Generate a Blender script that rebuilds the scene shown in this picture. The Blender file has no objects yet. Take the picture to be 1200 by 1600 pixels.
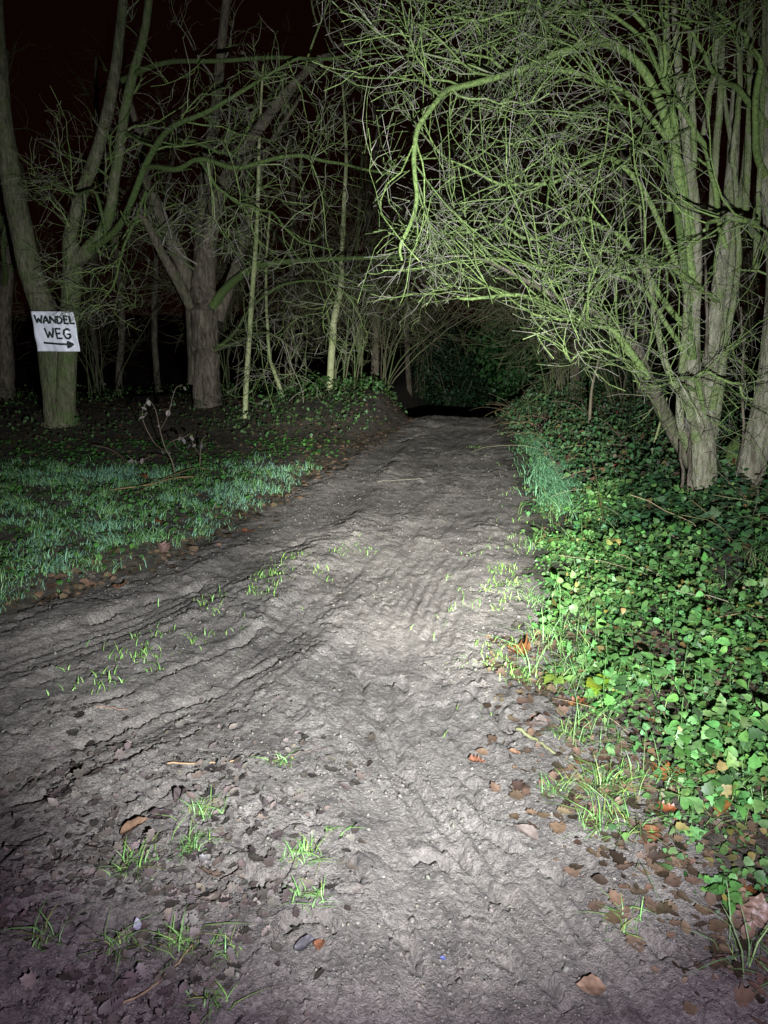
import bpy, math
import numpy as np

# ------------------------------------------------------------------ camera, night sky, torch, exposure
SC = bpy.context.scene
COL = SC.collection
PITCH = math.radians(14.5)
CAMH = 1.6
FPX = 1202.0
cam_d = bpy.data.cameras.new('camera')
cam_d.lens = FPX / 1600.0 * 36.0
cam_d.sensor_width = 36.0
cam_d.clip_start = 0.02
cam_d.clip_end = 2000.0
cam = bpy.data.objects.new('camera', cam_d)
COL.objects.link(cam)
cam.location = (0, 0, CAMH)
cam.rotation_euler = (math.pi / 2 - PITCH, 0, 0)
SC.camera = cam

world = bpy.data.worlds.new('World')
SC.world = world
world.use_nodes = True
wn = world.node_tree.nodes
wl = world.node_tree.links
wn.clear()
wo = wn.new('ShaderNodeOutputWorld')
sky = wn.new('ShaderNodeTexSky')
sky.sky_type = 'NISHITA'
sky.sun_disc = False
sky.sun_elevation = math.radians(-4.0)
sky.sun_rotation = math.radians(200)
bg1 = wn.new('ShaderNodeBackground')
bg1.inputs['Strength'].default_value = 0.004
wl.new(sky.outputs[0], bg1.inputs[0])
bg2 = wn.new('ShaderNodeBackground')            # red-brown glow of town lights on the cloud
bg2.inputs['Color'].default_value = (1.0, 0.20, 0.18, 1)
bg2.inputs['Strength'].default_value = 0.0032
add = wn.new('ShaderNodeAddShader')
wl.new(bg1.outputs[0], add.inputs[0])
wl.new(bg2.outputs[0], add.inputs[1])
wl.new(add.outputs[0], wo.inputs[0])

F = np.array([0, math.cos(PITCH), -math.sin(PITCH)])
U = np.array([0, math.sin(PITCH), math.cos(PITCH)])
R = np.array([1.0, 0, 0])
EYE = np.array([0, 0, CAMH])


def ray(px, py):
    return F + (px - 600) / FPX * R + (800 - py) / FPX * U


def at(px, py, Y):
    d = ray(px, py)
    return EYE + d * (Y / d[1])


def rad(w, p):
    return 0.5 * w / FPX * float(np.dot(np.asarray(p) - EYE, F))


def spot(name, aim, energy, size, blend, color, radius=0.018):
    d = bpy.data.lights.new(name, 'SPOT')
    d.energy = energy
    d.spot_size = math.radians(size)
    d.spot_blend = blend
    d.color = color
    d.shadow_soft_size = radius
    o = bpy.data.objects.new(name, d)
    COL.objects.link(o)
    o.location = TORCH
    from mathutils import Vector
    v = Vector(aim) - Vector(TORCH)
    o.rotation_euler = v.to_track_quat('-Z', 'Y').to_euler()
    return o


# the photographer's hand torch: hot core, corona, wide violet spill, all from one place
TORCH = (0.22, 0.12, 1.27)
spot('torch_core', at(660, 740, 8.0), 7800, 33, 1.0, (0.94, 1.0, 0.96))
spot('torch_corona', at(590, 680, 7.0), 3300, 82, 1.0, (0.88, 0.97, 1.0))
spot('torch_spill', at(660, 1440, 4.0), 275, 122, 1.0, (0.82, 0.74, 1.0))

SC.view_settings.view_transform = 'Standard'
SC.view_settings.look = 'None'
SC.view_settings.exposure = 0.12
SC.view_settings.gamma = 1.0
SC.view_settings.use_curve_mapping = False
SC.cycles.use_denoising = True
SC.cycles.max_bounces = 5
SC.cycles.diffuse_bounces = 3
SC.cycles.sample_clamp_indirect = 4.0

rng = np.random.default_rng(7)

# ------------------------------------------------------------------ noise
_G = np.random.default_rng(11)
_PERM = np.concatenate([_G.permutation(512)] * 3)
_ang = _G.random(512) * 2 * math.pi
_GX, _GY = np.cos(_ang), np.sin(_ang)


def perlin(x, y, s=0):
    x = np.asarray(x, float) + s * 17.31
    y = np.asarray(y, float) - s * 9.77
    xi = np.floor(x).astype(int)
    yi = np.floor(y).astype(int)
    xf, yf = x - xi, y - yi
    xi &= 511
    yi &= 511
    u = xf * xf * xf * (xf * (xf * 6 - 15) + 10)
    v = yf * yf * yf * (yf * (yf * 6 - 15) + 10)

    def g(ix, iy, dx, dy):
        h = _PERM[_PERM[ix & 511] + (iy & 511)]
        return _GX[h] * dx + _GY[h] * dy
    a = g(xi, yi, xf, yf)
    b = g(xi + 1, yi, xf - 1, yf)
    c = g(xi, yi + 1, xf, yf - 1)
    d = g(xi + 1, yi + 1, xf - 1, yf - 1)
    return ((a + u * (b - a)) + v * ((c + u * (d - c)) - (a + u * (b - a)))) * 1.4


def fbm(x, y, o=4, s=0, lac=2.03, gain=0.5):
    t, a, n = 0.0, 1.0, 0.0
    for i in range(o):
        t = t + a * perlin(x, y, s + i * 3)
        n += a
        a *= gain
        x, y = x * lac, y * lac
    return t / n


def sstep(a, b, x):
    t = np.clip((x - a) / (b - a), 0, 1)
    return t * t * (3 - 2 * t)


# ------------------------------------------------------------------ terrain
LY = np.array([-3, 0, 2, 3.2, 3.86, 4.8, 5.3, 7.46, 9.3, 11.6, 14, 20, 60])
LX = np.array([-9, -7, -4.6, -2.9, -2.1, -1.45, -1.22, -.72, -.2, .36, .6, 1.2, 6])
RY = np.array([-3, 0, 1.4, 1.8, 2.1, 2.7, 3.6, 5.27, 7.46, 9.3, 11.6, 14, 20, 60])
RX = np.array([1.5, 1.35, .98, .78, .68, .64, .68, .98, 1.24, 1.42, 1.56, 1.8, 2.7, 8])


def lx(y):
    return np.interp(y, LY, LX)


def rx(y):
    return np.interp(y, RY, RX)


def macro(x, y):
    x = np.asarray(x, float)
    y = np.asarray(y, float)
    el = lx(y) - x      # >0 left of the path
    er = x - rx(y)      # >0 right of it
    h = 0.05 * perlin(x * .35, y * .35, 40) * sstep(2, 6, np.abs(x) + .4 * y)
    # the lane drops behind its crest
    h = h - 1.5 * sstep(11.6, 19, y) * sstep(-.9, .2, np.minimum(-el, -er) + .3)
    h = h - .9 * sstep(12.5, 24, y)
    # left bank, higher towards the lane's brow
    h = h + (.06 * sstep(0, .5, el)) + .36 * sstep(0, .55, el) * sstep(9.6, 11.8, y) * np.exp(-np.clip(el - .6, 0, 9) * .28)
    # right bank
    h = h + .10 * sstep(0, .7, er) + .22 * sstep(.8, 3.2, er)
    return h


TRACKS_PX = [
    [(830, 1700), (760, 1600), (690, 1400), (610, 1180), (572, 1080), (590, 960), (650, 850), (690, 740), (705, 672)],
    [(-260, 1330), (0, 1230), (200, 1150), (400, 1040), (520, 930), (590, 850), (640, 750), (665, 690), (680, 668)],
    [(1060, 1700), (900, 1480), (770, 1310), (680, 1180), (640, 1060), (655, 960), (705, 850), (740, 740), (735, 672)],
    [(-260, 1110), (0, 1040), (200, 975), (400, 878), (480, 835), (545, 770), (600, 710), (640, 675)],
]


def flat(px, py):
    d = ray(px, py)
    t = -CAMH / d[2]
    p = EYE + d * t
    return p[:2]


CRACKS_PX = [
    [(690, 1300), (735, 1345), (775, 1385), (812, 1412)], [(562, 1030), (580, 1085), (612, 1150), (648, 1232)],
    [(738, 1082), (770, 1120), (800, 1140), (840, 1160)], [(700, 1240), (745, 1290), (780, 1310), (850, 1352), (900, 1372)],
    [(690, 1190), (720, 1205), (745, 1240), (765, 1248)], [(590, 1060), (620, 1050), (640, 1070)],
    [(770, 1480), (800, 1500), (815, 1525)], [(640, 1330), (680, 1335), (700, 1350)], [(860, 1515), (885, 1545), (905, 1560)],
    [(400, 869), (440, 860), (485, 838)], [(120, 985), (200, 955), (280, 930), (330, 905)],
    [(0, 1210), (120, 1165), (260, 1110), (380, 1060), (450, 1020)], [(0, 1262), (150, 1215), (260, 1165), (330, 1130)],
    [(60, 1130), (200, 1085), (330, 1030), (430, 975)], [(190, 1300), (240, 1262), (290, 1240)], [(440, 1465), (480, 1452), (530, 1470)],
    [(330, 1390), (370, 1372), (420, 1400)], [(600, 1455), (650, 1480), (670, 1520)], [(620, 690), (650, 680), (672, 676)], [(640, 705), (655, 698), (690, 700)],
    [(505, 1290), (540, 1340), (560, 1400)], [(930, 1400), (980, 1450), (1060, 1500)],
]

TRACKS = [np.array([flat(*q) for q in t]) for t in TRACKS_PX]


def catmull(P, n):
    P = np.asarray(P, float)
    if len(P) < 3:
        t = np.linspace(0, 1, n)[:, None]
        return P[0] * (1 - t) + P[-1] * t
    Q = np.vstack([2 * P[0] - P[1], P, 2 * P[-1] - P[-2]])
    t = np.linspace(0, len(P) - 1, n)
    i = np.minimum(t.astype(int), len(P) - 2)
    f = (t - i)[:, None]
    a, b, c, d = Q[i], Q[i + 1], Q[i + 2], Q[i + 3]
    return .5 * (2 * b + (c - a) * f + (2 * a - 5 * b + 4 * c - d) * f ** 2 + (3 * b - a - 3 * c + d) * f ** 3)


def track_sd(x, y, T, n=90):
    C = catmull(T, n)
    best = np.full(x.shape, 1e9)
    s_o = np.zeros(x.shape)
    d_o = np.zeros(x.shape)
    acc = 0.0
    for a, b in zip(C[:-1], C[1:]):
        v = b - a
        L = np.hypot(*v)
        u = v / L
        t = np.clip((x - a[0]) * u[0] + (y - a[1]) * u[1], 0, L)
        qx, qy = x - a[0] - t * u[0], y - a[1] - t * u[1]
        dd = np.hypot(qx, qy)
        m = dd < best
        best[m] = dd[m]
        s_o[m] = acc + t[m]
        d_o[m] = np.where(u[0] * qy[m] - u[1] * qx[m] > 0, dd[m], -dd[m])
        acc += L
    return s_o, d_o


def path_mask(x, y):
    n = .16 * fbm(x * 1.6, y * 1.6, 3, 5) + .07 * perlin(x * 7, y * 7, 8)
    return np.minimum(x - lx(y), rx(y) + .22 * sstep(5.5, 2.5, y) + .06 - x) + n


def height(x, y):
    x = np.asarray(x, float)
    y = np.asarray(y, float)
    shp = x.shape
    x = x.ravel()
    y = y.ravel()
    h = macro(x, y)
    near = (y > .4) & (y < 17) & (np.abs(x) < 9)
    xs, ys = x[near], y[near]
    pm = path_mask(xs, ys)
    k = sstep(-.05, .25, pm)
    d = .020 * fbm(xs * 1.1, ys * 1.1, 3, 60)
    soft = np.clip(fbm(xs * .8, ys * .8, 3, 62) * 1.6 + .55, .12, 1)      # smooth pressed areas and broken ones
    # overlapping flakes of pressed mud: stepped noise with flat tops
    for fr, am, st, sd in ((1.7, .030, 4, 21), (4.2, .031, 5, 25), (9.5, .022, 5, 28)):
        wx = xs + .07 * perlin(xs * 7, ys * 7, sd + 1) + .02 * perlin(xs * 23, ys * 23, sd + 5)
        wy = ys + .07 * perlin(xs * 7, ys * 7, sd + 2) + .02 * perlin(xs * 23, ys * 23, sd + 6)
        q = (fbm(wx * fr * 1.1, wy * fr * .95, 3, sd, gain=.4) * .5 + .5) * st
        b = np.floor(q)
        f = q - b
        d = d + am * soft * ((b + sstep(.0, .09, f)) / st - .85 * f / st)
    # cracks
    for fr, am, sd in ((3.1, .016, 41), (7.0, .009, 44)):
        wx = xs + .06 * perlin(xs * 9, ys * 9, sd + 1)
        wy = ys + .06 * perlin(xs * 9, ys * 9, sd + 2)
        cr = np.abs(perlin(wx * fr, wy * fr * 1.4, sd))
        d = d - am * sstep(.05, .0, cr) * np.clip(perlin(xs * 2.3, ys * 2.3, sd + 4) * 2 + .3, 0, 1)
    # wheel tracks
    dt = np.zeros_like(xs)
    allw = np.zeros_like(xs)
    for i, T in enumerate(TRACKS):
        s, t = track_sd(xs, ys, T)
        t = t + .05 * perlin(s * 1.3, t * 0 + i, 70 + i)
        w = np.exp(-(t / .18) ** 2)
        shoulder = np.exp(-((np.abs(t) - .23) / .055) ** 2)
        rough = .5 + .8 * np.clip(perlin(s * 2.2, t * 9, 80 + i) + .3, 0, 1)
        lines = 1 - np.abs(perlin(s * 2.4, t * 22, 90 + i))
        lug = np.abs(((s * 19 + np.abs(t) * 9 + .35 * perlin(xs * 6, ys * 6, 3)) % 1) - .5) * 2
        lugm = np.clip(perlin(s * 1.1, t * 4, 97 + i) + .35, 0, 1)
        dt = dt - (.028 if i != 3 else .018) * w * (.7 + .3 * rough) + .011 * shoulder * rough
        dt = dt + w * (.004 * lines ** 6 + .0065 * (lug - .5) * lugm * sstep(5.5, 3.2, ys))
        wl_ = np.exp(-(t / .6) ** 2)
        dt = dt + wl_ * .0035 * (np.clip(lines, 0, 1) ** 8 - .3)
        rib = np.sin((t + .012 * perlin(s * 3, t * 5, 101 + i)) * 6.283 / (.075, .095, .06, .08)[i])
        dt = dt + .0062 * rib * np.exp(-(t / .34) ** 4) * sstep(6.5, 3.5, ys) * np.clip(.35 + 1.2 * perlin(s * .9, t * 2.5, 104 + i), 0, 1)
        allw = np.maximum(allw, w)
    # open cracks and torn edges
    for i, c in enumerate(CRACKS_PX):
        T = np.array([flat(*q) for q in c])
        near_c = (xs > T[:, 0].min() - .25) & (xs < T[:, 0].max() + .25) & (ys > T[:, 1].min() - .25) & (ys < T[:, 1].max() + .25)
        if not near_c.any():
            continue
        a, b = xs[near_c], ys[near_c]
        s, t = track_sd(a, b, T, 16)
        L = np.linalg.norm(np.diff(catmull(T, 16), axis=0), axis=1).sum()
        t = t + .030 * perlin(s * 7, s * 0 + i, 120) + .014 * perlin(s * 25, s * 0 + i, 121)
        en = sstep(0, .12, s / L) * sstep(1, .88, s / L) * np.clip(.6 + 1.2 * perlin(s * 6, s * 0 + i, 125), .1, 1)
        sc = 1 + .12 * T[:, 1].mean()
        dt[near_c] += en * (.016 * sc * np.exp(-np.clip(t, 0, 9) / .05) * (t > 0) - .030 * sc * np.exp(-(t / (.013 * sc)) ** 2))
    d = d * (1 - .5 * allw) + dt
    # clods and crumbs
    rgh = np.clip(fbm(xs * 1.4, ys * 1.4, 2, 64) * 2.0 + .45, .05, 1)
    d = d + rgh * (1 - .6 * allw) * .06 * np.clip(fbm(xs * 12, ys * 12, 3, 33) - .12, 0, .3)
    d = d - rgh * .022 * np.clip(-fbm(xs * 8, ys * 11, 3, 34) - .16, 0, .3)
    cl = fbm(xs * 24, ys * 24, 3, 31)
    cm = np.clip(fbm(xs * 1.8, ys * 1.8, 2, 35) * 1.5 + .55, .25, 1)
    d = d + .0085 * cl * cm + .0095 * np.clip(fbm(xs * 55, ys * 55, 2, 37), -.3, 1) * cm
    side = .03 * fbm(xs * 4, ys * 4, 4, 51) + .010 * fbm(xs * 20, ys * 20, 2, 52)
    h[near] += k * d + (1 - k) * side
    return h.reshape(shp)


def hit(px, py):
    """the ground point seen at a pixel"""
    d = ray(px, py)
    t0, p = 0.5, None
    ts = np.linspace(.8, 40, 6000)
    P = EYE[None] + d[None] * ts[:, None]
    below = P[:, 2] < macro(P[:, 0], P[:, 1])
    i = int(np.argmax(below)) if below.any() else len(ts) - 1
    p = P[i].copy()
    p[2] = float(height(np.array([p[0]]), np.array([p[1]]))[0])
    return p


def hz(x, y):
    return height(np.asarray(x, float), np.asarray(y, float))


# ------------------------------------------------------------------ mesh helpers
def mesh_np(name, V, Fc, col=None, smooth=True):
    """Fc: (n,3) or (n,4) index array, or a list of such arrays"""
    if not isinstance(Fc, list):
        Fc = [Fc]
    Fc = [f for f in Fc if len(f)]
    me = bpy.data.meshes.new(name)
    me.vertices.add(len(V))
    me.vertices.foreach_set('co', np.ascontiguousarray(V, dtype=np.float32).ravel())
    idx = np.concatenate([f.ravel() for f in Fc]).astype(np.int32)
    tot = np.concatenate([np.full(len(f), f.shape[1]) for f in Fc]).astype(np.int32)
    st = np.concatenate([[0], np.cumsum(tot)[:-1]]).astype(np.int32)
    me.loops.add(len(idx))
    me.loops.foreach_set('vertex_index', idx)
    me.polygons.add(len(tot))
    me.polygons.foreach_set('loop_start', st)
    me.polygons.foreach_set('loop_total', tot)
    if smooth:
        me.polygons.foreach_set('use_smooth', np.ones(len(tot), bool))
    if col is not None:
        a = me.color_attributes.new('Col', 'FLOAT_COLOR', 'POINT')
        c = np.ones((len(V), 4), np.float32)
        c[:, :3] = col
        a.data.foreach_set('color', c.ravel())
    me.update(calc_edges=True)
    return me


def link(name, me, mat=None, parent=None, loc=None):
    o = bpy.data.objects.new(name, me)
    COL.objects.link(o)
    if mat and me is not None and len(me.materials) == 0:
        me.materials.append(mat)
    if parent is not None:
        o.parent = parent
    if loc is not None:
        o.location = loc
    return o


def tag(o, label=None, cat=None, group=None, kind=None):
    if label:
        o['label'] = label
    if cat:
        o['category'] = cat
    if group:
        o['group'] = group
    if kind:
        o['kind'] = kind
    return o


def thing(name, label, cat, loc, group=None):
    o = bpy.data.objects.new(name, None)
    COL.objects.link(o)
    o.empty_display_size = .1
    o.location = loc
    return tag(o, label, cat, group)


class Geo:
    """collects vertices, tris, quads and a colour per vertex"""

    def __init__(self):
        self.v, self.t, self.q, self.c, self.n = [], [], [], [], 0

    def add(self, v, t=None, q=None, c=None):
        self.v.append(v)
        if t is not None and len(t):
            self.t.append(t + self.n)
        if q is not None and len(q):
            self.q.append(q + self.n)
        self.c.append(np.broadcast_to(np.asarray(c if c is not None else (1, 1, 1), float), (len(v), 3)))
        self.n += len(v)

    def mesh(self, name, origin=(0, 0, 0), smooth=True):
        V = np.concatenate(self.v) - np.asarray(origin)
        fs = []
        if self.t:
            fs.append(np.concatenate(self.t))
        if self.q:
            fs.append(np.concatenate(self.q))
        return mesh_np(name, V, fs, np.concatenate(self.c), smooth)


def tubes(P, Rd, sides, c=None, rough=0.0, seed=0):
    """P (T,N,3), Rd (T,N): closed-end tubes -> v, quads, tris, colour"""
    T, N, _ = P.shape
    tan = np.gradient(P, axis=1)
    tan /= np.linalg.norm(tan, axis=2, keepdims=True) + 1e-9
    main = P[:, -1] - P[:, 0]
    main /= np.linalg.norm(main, axis=1, keepdims=True) + 1e-9
    ref = np.where(np.abs(main[:, 2:3]) < .8, np.array([[0, 0, 1.0]]), np.array([[1.0, 0, 0]]))
    a = np.cross(tan, ref[:, None, :])
    a /= np.linalg.norm(a, axis=2, keepdims=True) + 1e-9
    b = np.cross(tan, a)
    th = np.arange(sides) / sides * 2 * math.pi
    rr = Rd[:, :, None] * np.ones(sides)
    if rough:
        for t in range(T):
            L = np.concatenate([[0], np.cumsum(np.linalg.norm(np.diff(P[t], axis=0), axis=1))])
            A, S = np.meshgrid(th, L)
            n = fbm(np.cos(A) * 1.3 + S * .6, np.sin(A) * 1.3 + S * 1.1, 3, seed + t)
            n2 = perlin(A * 3.2, S * 3, seed + 9) + .8 * perlin(np.cos(A) * 1.5 + S * 9, np.sin(A) * 1.5 + S * 7, seed + 11)
            rr[t] *= 1 + rough * n + rough * .35 * n2
    ring = P[:, :, None, :] + rr[..., None] * (np.cos(th)[None, None, :, None] * a[:, :, None, :] + np.sin(th)[None, None, :, None] * b[:, :, None, :])
    tip = P[:, -1] + tan[:, -1] * Rd[:, -1:]
    V = np.concatenate([ring.reshape(T, N * sides, 3), tip[:, None]], axis=1)
    i = np.arange(N - 1)[:, None] * sides
    j = np.arange(sides)[None]
    jn = (j + 1) % sides
    q = np.stack([i + j, i + jn, i + sides + jn, i + sides + j], -1).reshape(-1, 4)
    e = (N - 1) * sides
    t3 = np.stack([e + np.arange(sides), e + (np.arange(sides) + 1) % sides, np.full(sides, N * sides)], -1)
    off = (np.arange(T) * (N * sides + 1))[:, None, None]
    q = (q[None] + off).reshape(-1, 4)
    t3 = (t3[None] + off).reshape(-1, 3)
    if c is None:
        cc = np.ones((T * (N * sides + 1), 3))
    else:
        c = np.asarray(c, float)
        if c.ndim == 2:
            c = np.repeat(c[:, None, :], N, 1)
        cc = np.concatenate([np.repeat(c[:, :, None, :], sides, 2).reshape(T, N * sides, 3), c[:, -1:, :]], 1).reshape(-1, 3)
    return V.reshape(-1, 3), q, t3, cc


def unit(v):
    return v / (np.linalg.norm(v, axis=-1, keepdims=True) + 1e-9)


def grow(P, Rd, k, length, N, spread, wig, bias, t0=.15, t1=1.0, taper=.25, rr=.55, rmin=.0016, rmax=1, r=None):
    """k children on each parent path; returns their paths and radii"""
    r = r or rng
    T, M, _ = P.shape
    ti = r.random((T, k)) * (t1 - t0) + t0
    f = ti * (M - 1)
    i = np.minimum(f.astype(int), M - 2)
    w = (f - i)[..., None]
    I = np.arange(T)[:, None]
    p = P[I, i] * (1 - w) + P[I, i + 1] * w
    rad0 = Rd[I, i] * (1 - w[..., 0]) + Rd[I, i + 1] * w[..., 0]
    tg = unit(P[I, i + 1] - P[I, i])
    rd = unit(r.normal(size=tg.shape))
    side = unit(rd - tg * (rd * tg).sum(-1, keepdims=True))
    an = np.radians(r.uniform(spread[0], spread[1], (T, k)))[..., None]
    d = unit(tg * np.cos(an) + side * np.sin(an) + np.asarray(bias))
    L = r.uniform(length[0], length[1], (T, k)) * (1.1 - .45 * ti)
    n = T * k
    d = d.reshape(n, 3)
    L = L.reshape(n)
    out = np.zeros((n, N, 3))
    out[:, 0] = p.reshape(n, 3)
    step = (L / (N - 1))[:, None]
    cv = r.normal(size=d.shape) * wig * 1.1
    for s in range(1, N):
        out[:, s] = out[:, s - 1] + d * step
        d = unit(d + cv * (6.0 / N) * .55 + r.normal(size=d.shape) * wig * .75 + np.asarray(bias) * .35)
    r0 = np.clip(rad0.reshape(n) * rr, rmin, rmax)
    R2 = r0[:, None] * np.linspace(1, taper, N)[None]
    return out, np.maximum(R2, rmin * .6)


# ------------------------------------------------------------------ materials
def new_mat(name):
    m = bpy.data.materials.new(name)
    m.use_nodes = True
    nt = m.node_tree
    return m, nt.nodes, nt.links, nt.nodes['Principled BSDF']


def ramp(nodes, stops):
    r = nodes.new('ShaderNodeValToRGB')
    el = r.color_ramp.elements
    while len(el) < len(stops):
        el.new(.5)
    for e, (p, c) in zip(el, stops):
        e.position = p
        e.color = (*c, 1)
    return r


def noise(nodes, links, scale, detail=4, rough=.55, src=None, dist=0):
    n = nodes.new('ShaderNodeTexNoise')
    n.inputs['Scale'].default_value = scale
    n.inputs['Detail'].default_value = detail
    n.inputs['Roughness'].default_value = rough
    n.inputs['Distortion'].default_value = dist
    if src is not None:
        links.new(src, n.inputs['Vector'])
    return n


def math_n(nodes, links, op, a, b):
    n = nodes.new('ShaderNodeMath')
    n.operation = op
    for i, x in enumerate((a, b)):
        if isinstance(x, (int, float)):
            n.inputs[i].default_value = x
        else:
            links.new(x, n.inputs[i])
    return n.outputs[0]


def mixc(nodes, links, fac, a, b, mode='MIX'):
    n = nodes.new('ShaderNodeMix')
    n.data_type = 'RGBA'
    n.blend_type = mode
    for s, x in ((n.inputs[0], fac), (n.inputs[6], a), (n.inputs[7], b)):
        if isinstance(x, (int, float)):
            s.default_value = x
        elif isinstance(x, tuple):
            s.default_value = (*x, 1)
        else:
            links.new(x, s)
    return n.outputs[2]


def soil_mat(name, dark, mid, pale, wet, bump):
    m, N, L, P = new_mat(name)
    tc = N.new('ShaderNodeTexCoord').outputs['Object']
    a = noise(N, L, 1.3, 6, .6, tc)
    b = noise(N, L, 9, 6, .62, tc, .4)
    c = noise(N, L, 85, 5, .7, tc)
    s = math_n(N, L, 'ADD', math_n(N, L, 'MULTIPLY', a.outputs[0], .5), math_n(N, L, 'MULTIPLY', b.outputs[0], .5))
    rp = ramp(N, [(.36, dark), (.5, mid), (.64, pale)])
    L.new(s, rp.inputs[0])
    crumb = ramp(N, [(.32, (.45, .43, .42)), (.52, (1, 1, 1)), (.72, (1.4, 1.37, 1.33))])
    L.new(c.outputs[0], crumb.inputs[0])
    L.new(mixc(N, L, 1.0, rp.outputs[0], crumb.outputs[0], 'MULTIPLY'), P.inputs['Base Color'])
    rr = ramp(N, [(.35, (wet,) * 3), (.62, (.85,) * 3)])
    L.new(noise(N, L, 14, 6, .7, tc).outputs[0], rr.inputs[0])
    L.new(rr.outputs[0], P.inputs['Roughness'])
    P.inputs['Specular IOR Level'].default_value = .45
    bh = math_n(N, L, 'ADD', math_n(N, L, 'MULTIPLY', noise(N, L, 45, 6, .65, tc, .6).outputs[0], 1.0), math_n(N, L, 'MULTIPLY', noise(N, L, 160, 4, .7, tc).outputs[0], .5))
    bp = N.new('ShaderNodeBump')
    bp.inputs['Strength'].default_value = bump
    bp.inputs['Distance'].default_value = .03
    L.new(bh, bp.inputs['Height'])
    L.new(bp.outputs[0], P.inputs['Normal'])
    return m


M_MUD = soil_mat('mud', (.055, .046, .041), (.125, .107, .095), (.195, .171, .152), .30, .85)
M_SOIL = soil_mat('woodland_soil', (.020, .016, .011), (.045, .036, .025), (.085, .066, .045), .5, .9)


def bark_mat(name, wood_a, wood_b, moss_a, moss_b, rough_scale=1.0, mossy=.5, bump=.6):
    """Col.r is how mossy, Col.g a random value"""
    m, N, L, P = new_mat(name)
    tc = N.new('ShaderNodeTexCoord').outputs['Object']
    mp = N.new('ShaderNodeMapping')
    mp.inputs['Scale'].default_value = (1, 1, .28)
    L.new(tc, mp.inputs[0])
    at_ = N.new('ShaderNodeVertexColor')
    at_.layer_name = 'Col'
    sp = N.new('ShaderNodeSeparateColor')
    L.new(at_.outputs[0], sp.inputs[0])
    fib = noise(N, L, 28 * rough_scale, 6, .65, mp.outputs[0], .5)
    wr = ramp(N, [(.38, wood_a), (.62, wood_b)])
    L.new(math_n(N, L, 'ADD', math_n(N, L, 'MULTIPLY', fib.outputs[0], .6), math_n(N, L, 'MULTIPLY', noise(N, L, 3.2 * rough_scale, 6, .7, mp.outputs[0], 1.0).outputs[0], .4)), wr.inputs[0])
    big = noise(N, L, 7 * rough_scale, 7, .72, tc, .8)
    fine = noise(N, L, 60, 3, .6, tc)
    mr = ramp(N, [(.3, moss_a), (.7, moss_b)])
    L.new(fine.outputs[0], mr.inputs[0])
    k = math_n(N, L, 'ADD', big.outputs[0], math_n(N, L, 'SUBTRACT', sp.outputs[0], 1 - mossy))
    kr = ramp(N, [(.36, (0, 0, 0)), (.64, (1, 1, 1))])
    L.new(k, kr.inputs[0])
    colr = mixc(N, L, kr.outputs[0], wr.outputs[0], mr.outputs[0])
    v = math_n(N, L, 'ADD', math_n(N, L, 'MULTIPLY', sp.outputs[1], .8), .6)
    vc = N.new('ShaderNodeCombineColor')
    for i in range(3):
        L.new(v, vc.inputs[i])
    L.new(mixc(N, L, 1.0, colr, vc.outputs[0], 'MULTIPLY'), P.inputs['Base Color'])
    P.inputs['Roughness'].default_value = .8
    P.inputs['Specular IOR Level'].default_value = .25
    bp = N.new('ShaderNodeBump')
    bp.inputs['Strength'].default_value = bump
    bp.inputs['Distance'].default_value = .05
    L.new(math_n(N, L, 'ADD', fib.outputs[0], math_n(N, L, 'MULTIPLY', fine.outputs[0], .4)), bp.inputs['Height'])
    L.new(bp.outputs[0], P.inputs['Normal'])
    return m


M_BARK_L = bark_mat('bark_grey_green', (.035, .03, .02), (.22, .195, .13), (.045, .072, .02), (.125, .175, .05), 1.0, .52, .9)
M_BARK_B = bark_mat('bark_brown', (.03, .023, .016), (.22, .175, .13), (.04, .06, .018), (.10, .13, .045), .9, .42, 1.0)
M_BARK_P = bark_mat('bark_pale', (.10, .085, .055), (.36, .33, .245), (.075, .11, .03), (.21, .26, .09), 1.0, .56, 1.0)
M_BARK_S = bark_mat('bark_sapling', (.22, .22, .12), (.36, .36, .20), (.12, .16, .05), (.24, .28, .09), 1.0, .5, .3)
M_TWIG_G = bark_mat('mossy_twig', (.09, .078, .065), (.30, .26, .23), (.06, .095, .024), (.21, .275, .09), 1.0, .5, .5)
M_TWIG_D = bark_mat('thicket_twig', (.05, .042, .026), (.13, .105, .065), (.035, .06, .02), (.10, .12, .045), 1.0, .45, .2)


def leaf_mat(name, rough=.45, trans=.25, spec=.5):
    m, N, L, P = new_mat(name)
    a = N.new('ShaderNodeVertexColor')
    a.layer_name = 'Col'
    tc = N.new('ShaderNodeTexCoord').outputs['Object']
    n = noise(N, L, 55, 4, .6, tc)
    rp = ramp(N, [(.3, (.65, .65, .65)), (.7, (1.2, 1.2, 1.2))])
    L.new(n.outputs[0], rp.inputs[0])
    c = mixc(N, L, 1.0, a.outputs[0], rp.outputs[0], 'MULTIPLY')
    L.new(c, P.inputs['Base Color'])
    P.inputs['Roughness'].default_value = rough
    P.inputs['Specular IOR Level'].default_value = spec
    if trans:
        tr = N.new('ShaderNodeBsdfTranslucent')
        L.new(c, tr.inputs[0])
        mx = N.new('ShaderNodeMixShader')
        mx.inputs[0].default_value = trans
        L.new(P.outputs[0], mx.inputs[1])
        L.new(tr.outputs[0], mx.inputs[2])
        L.new(mx.outputs[0], N['Material Output'].inputs[0])
    return m


M_LEAF = leaf_mat('green_leaf', .5, .2, .25)
M_GRASS = leaf_mat('grass_blade', .5, .2, .35)
M_DEAD = leaf_mat('dead_leaf', .45, .05, .35)
M_STICK = leaf_mat('dry_stick', .7, 0, .3)

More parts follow.
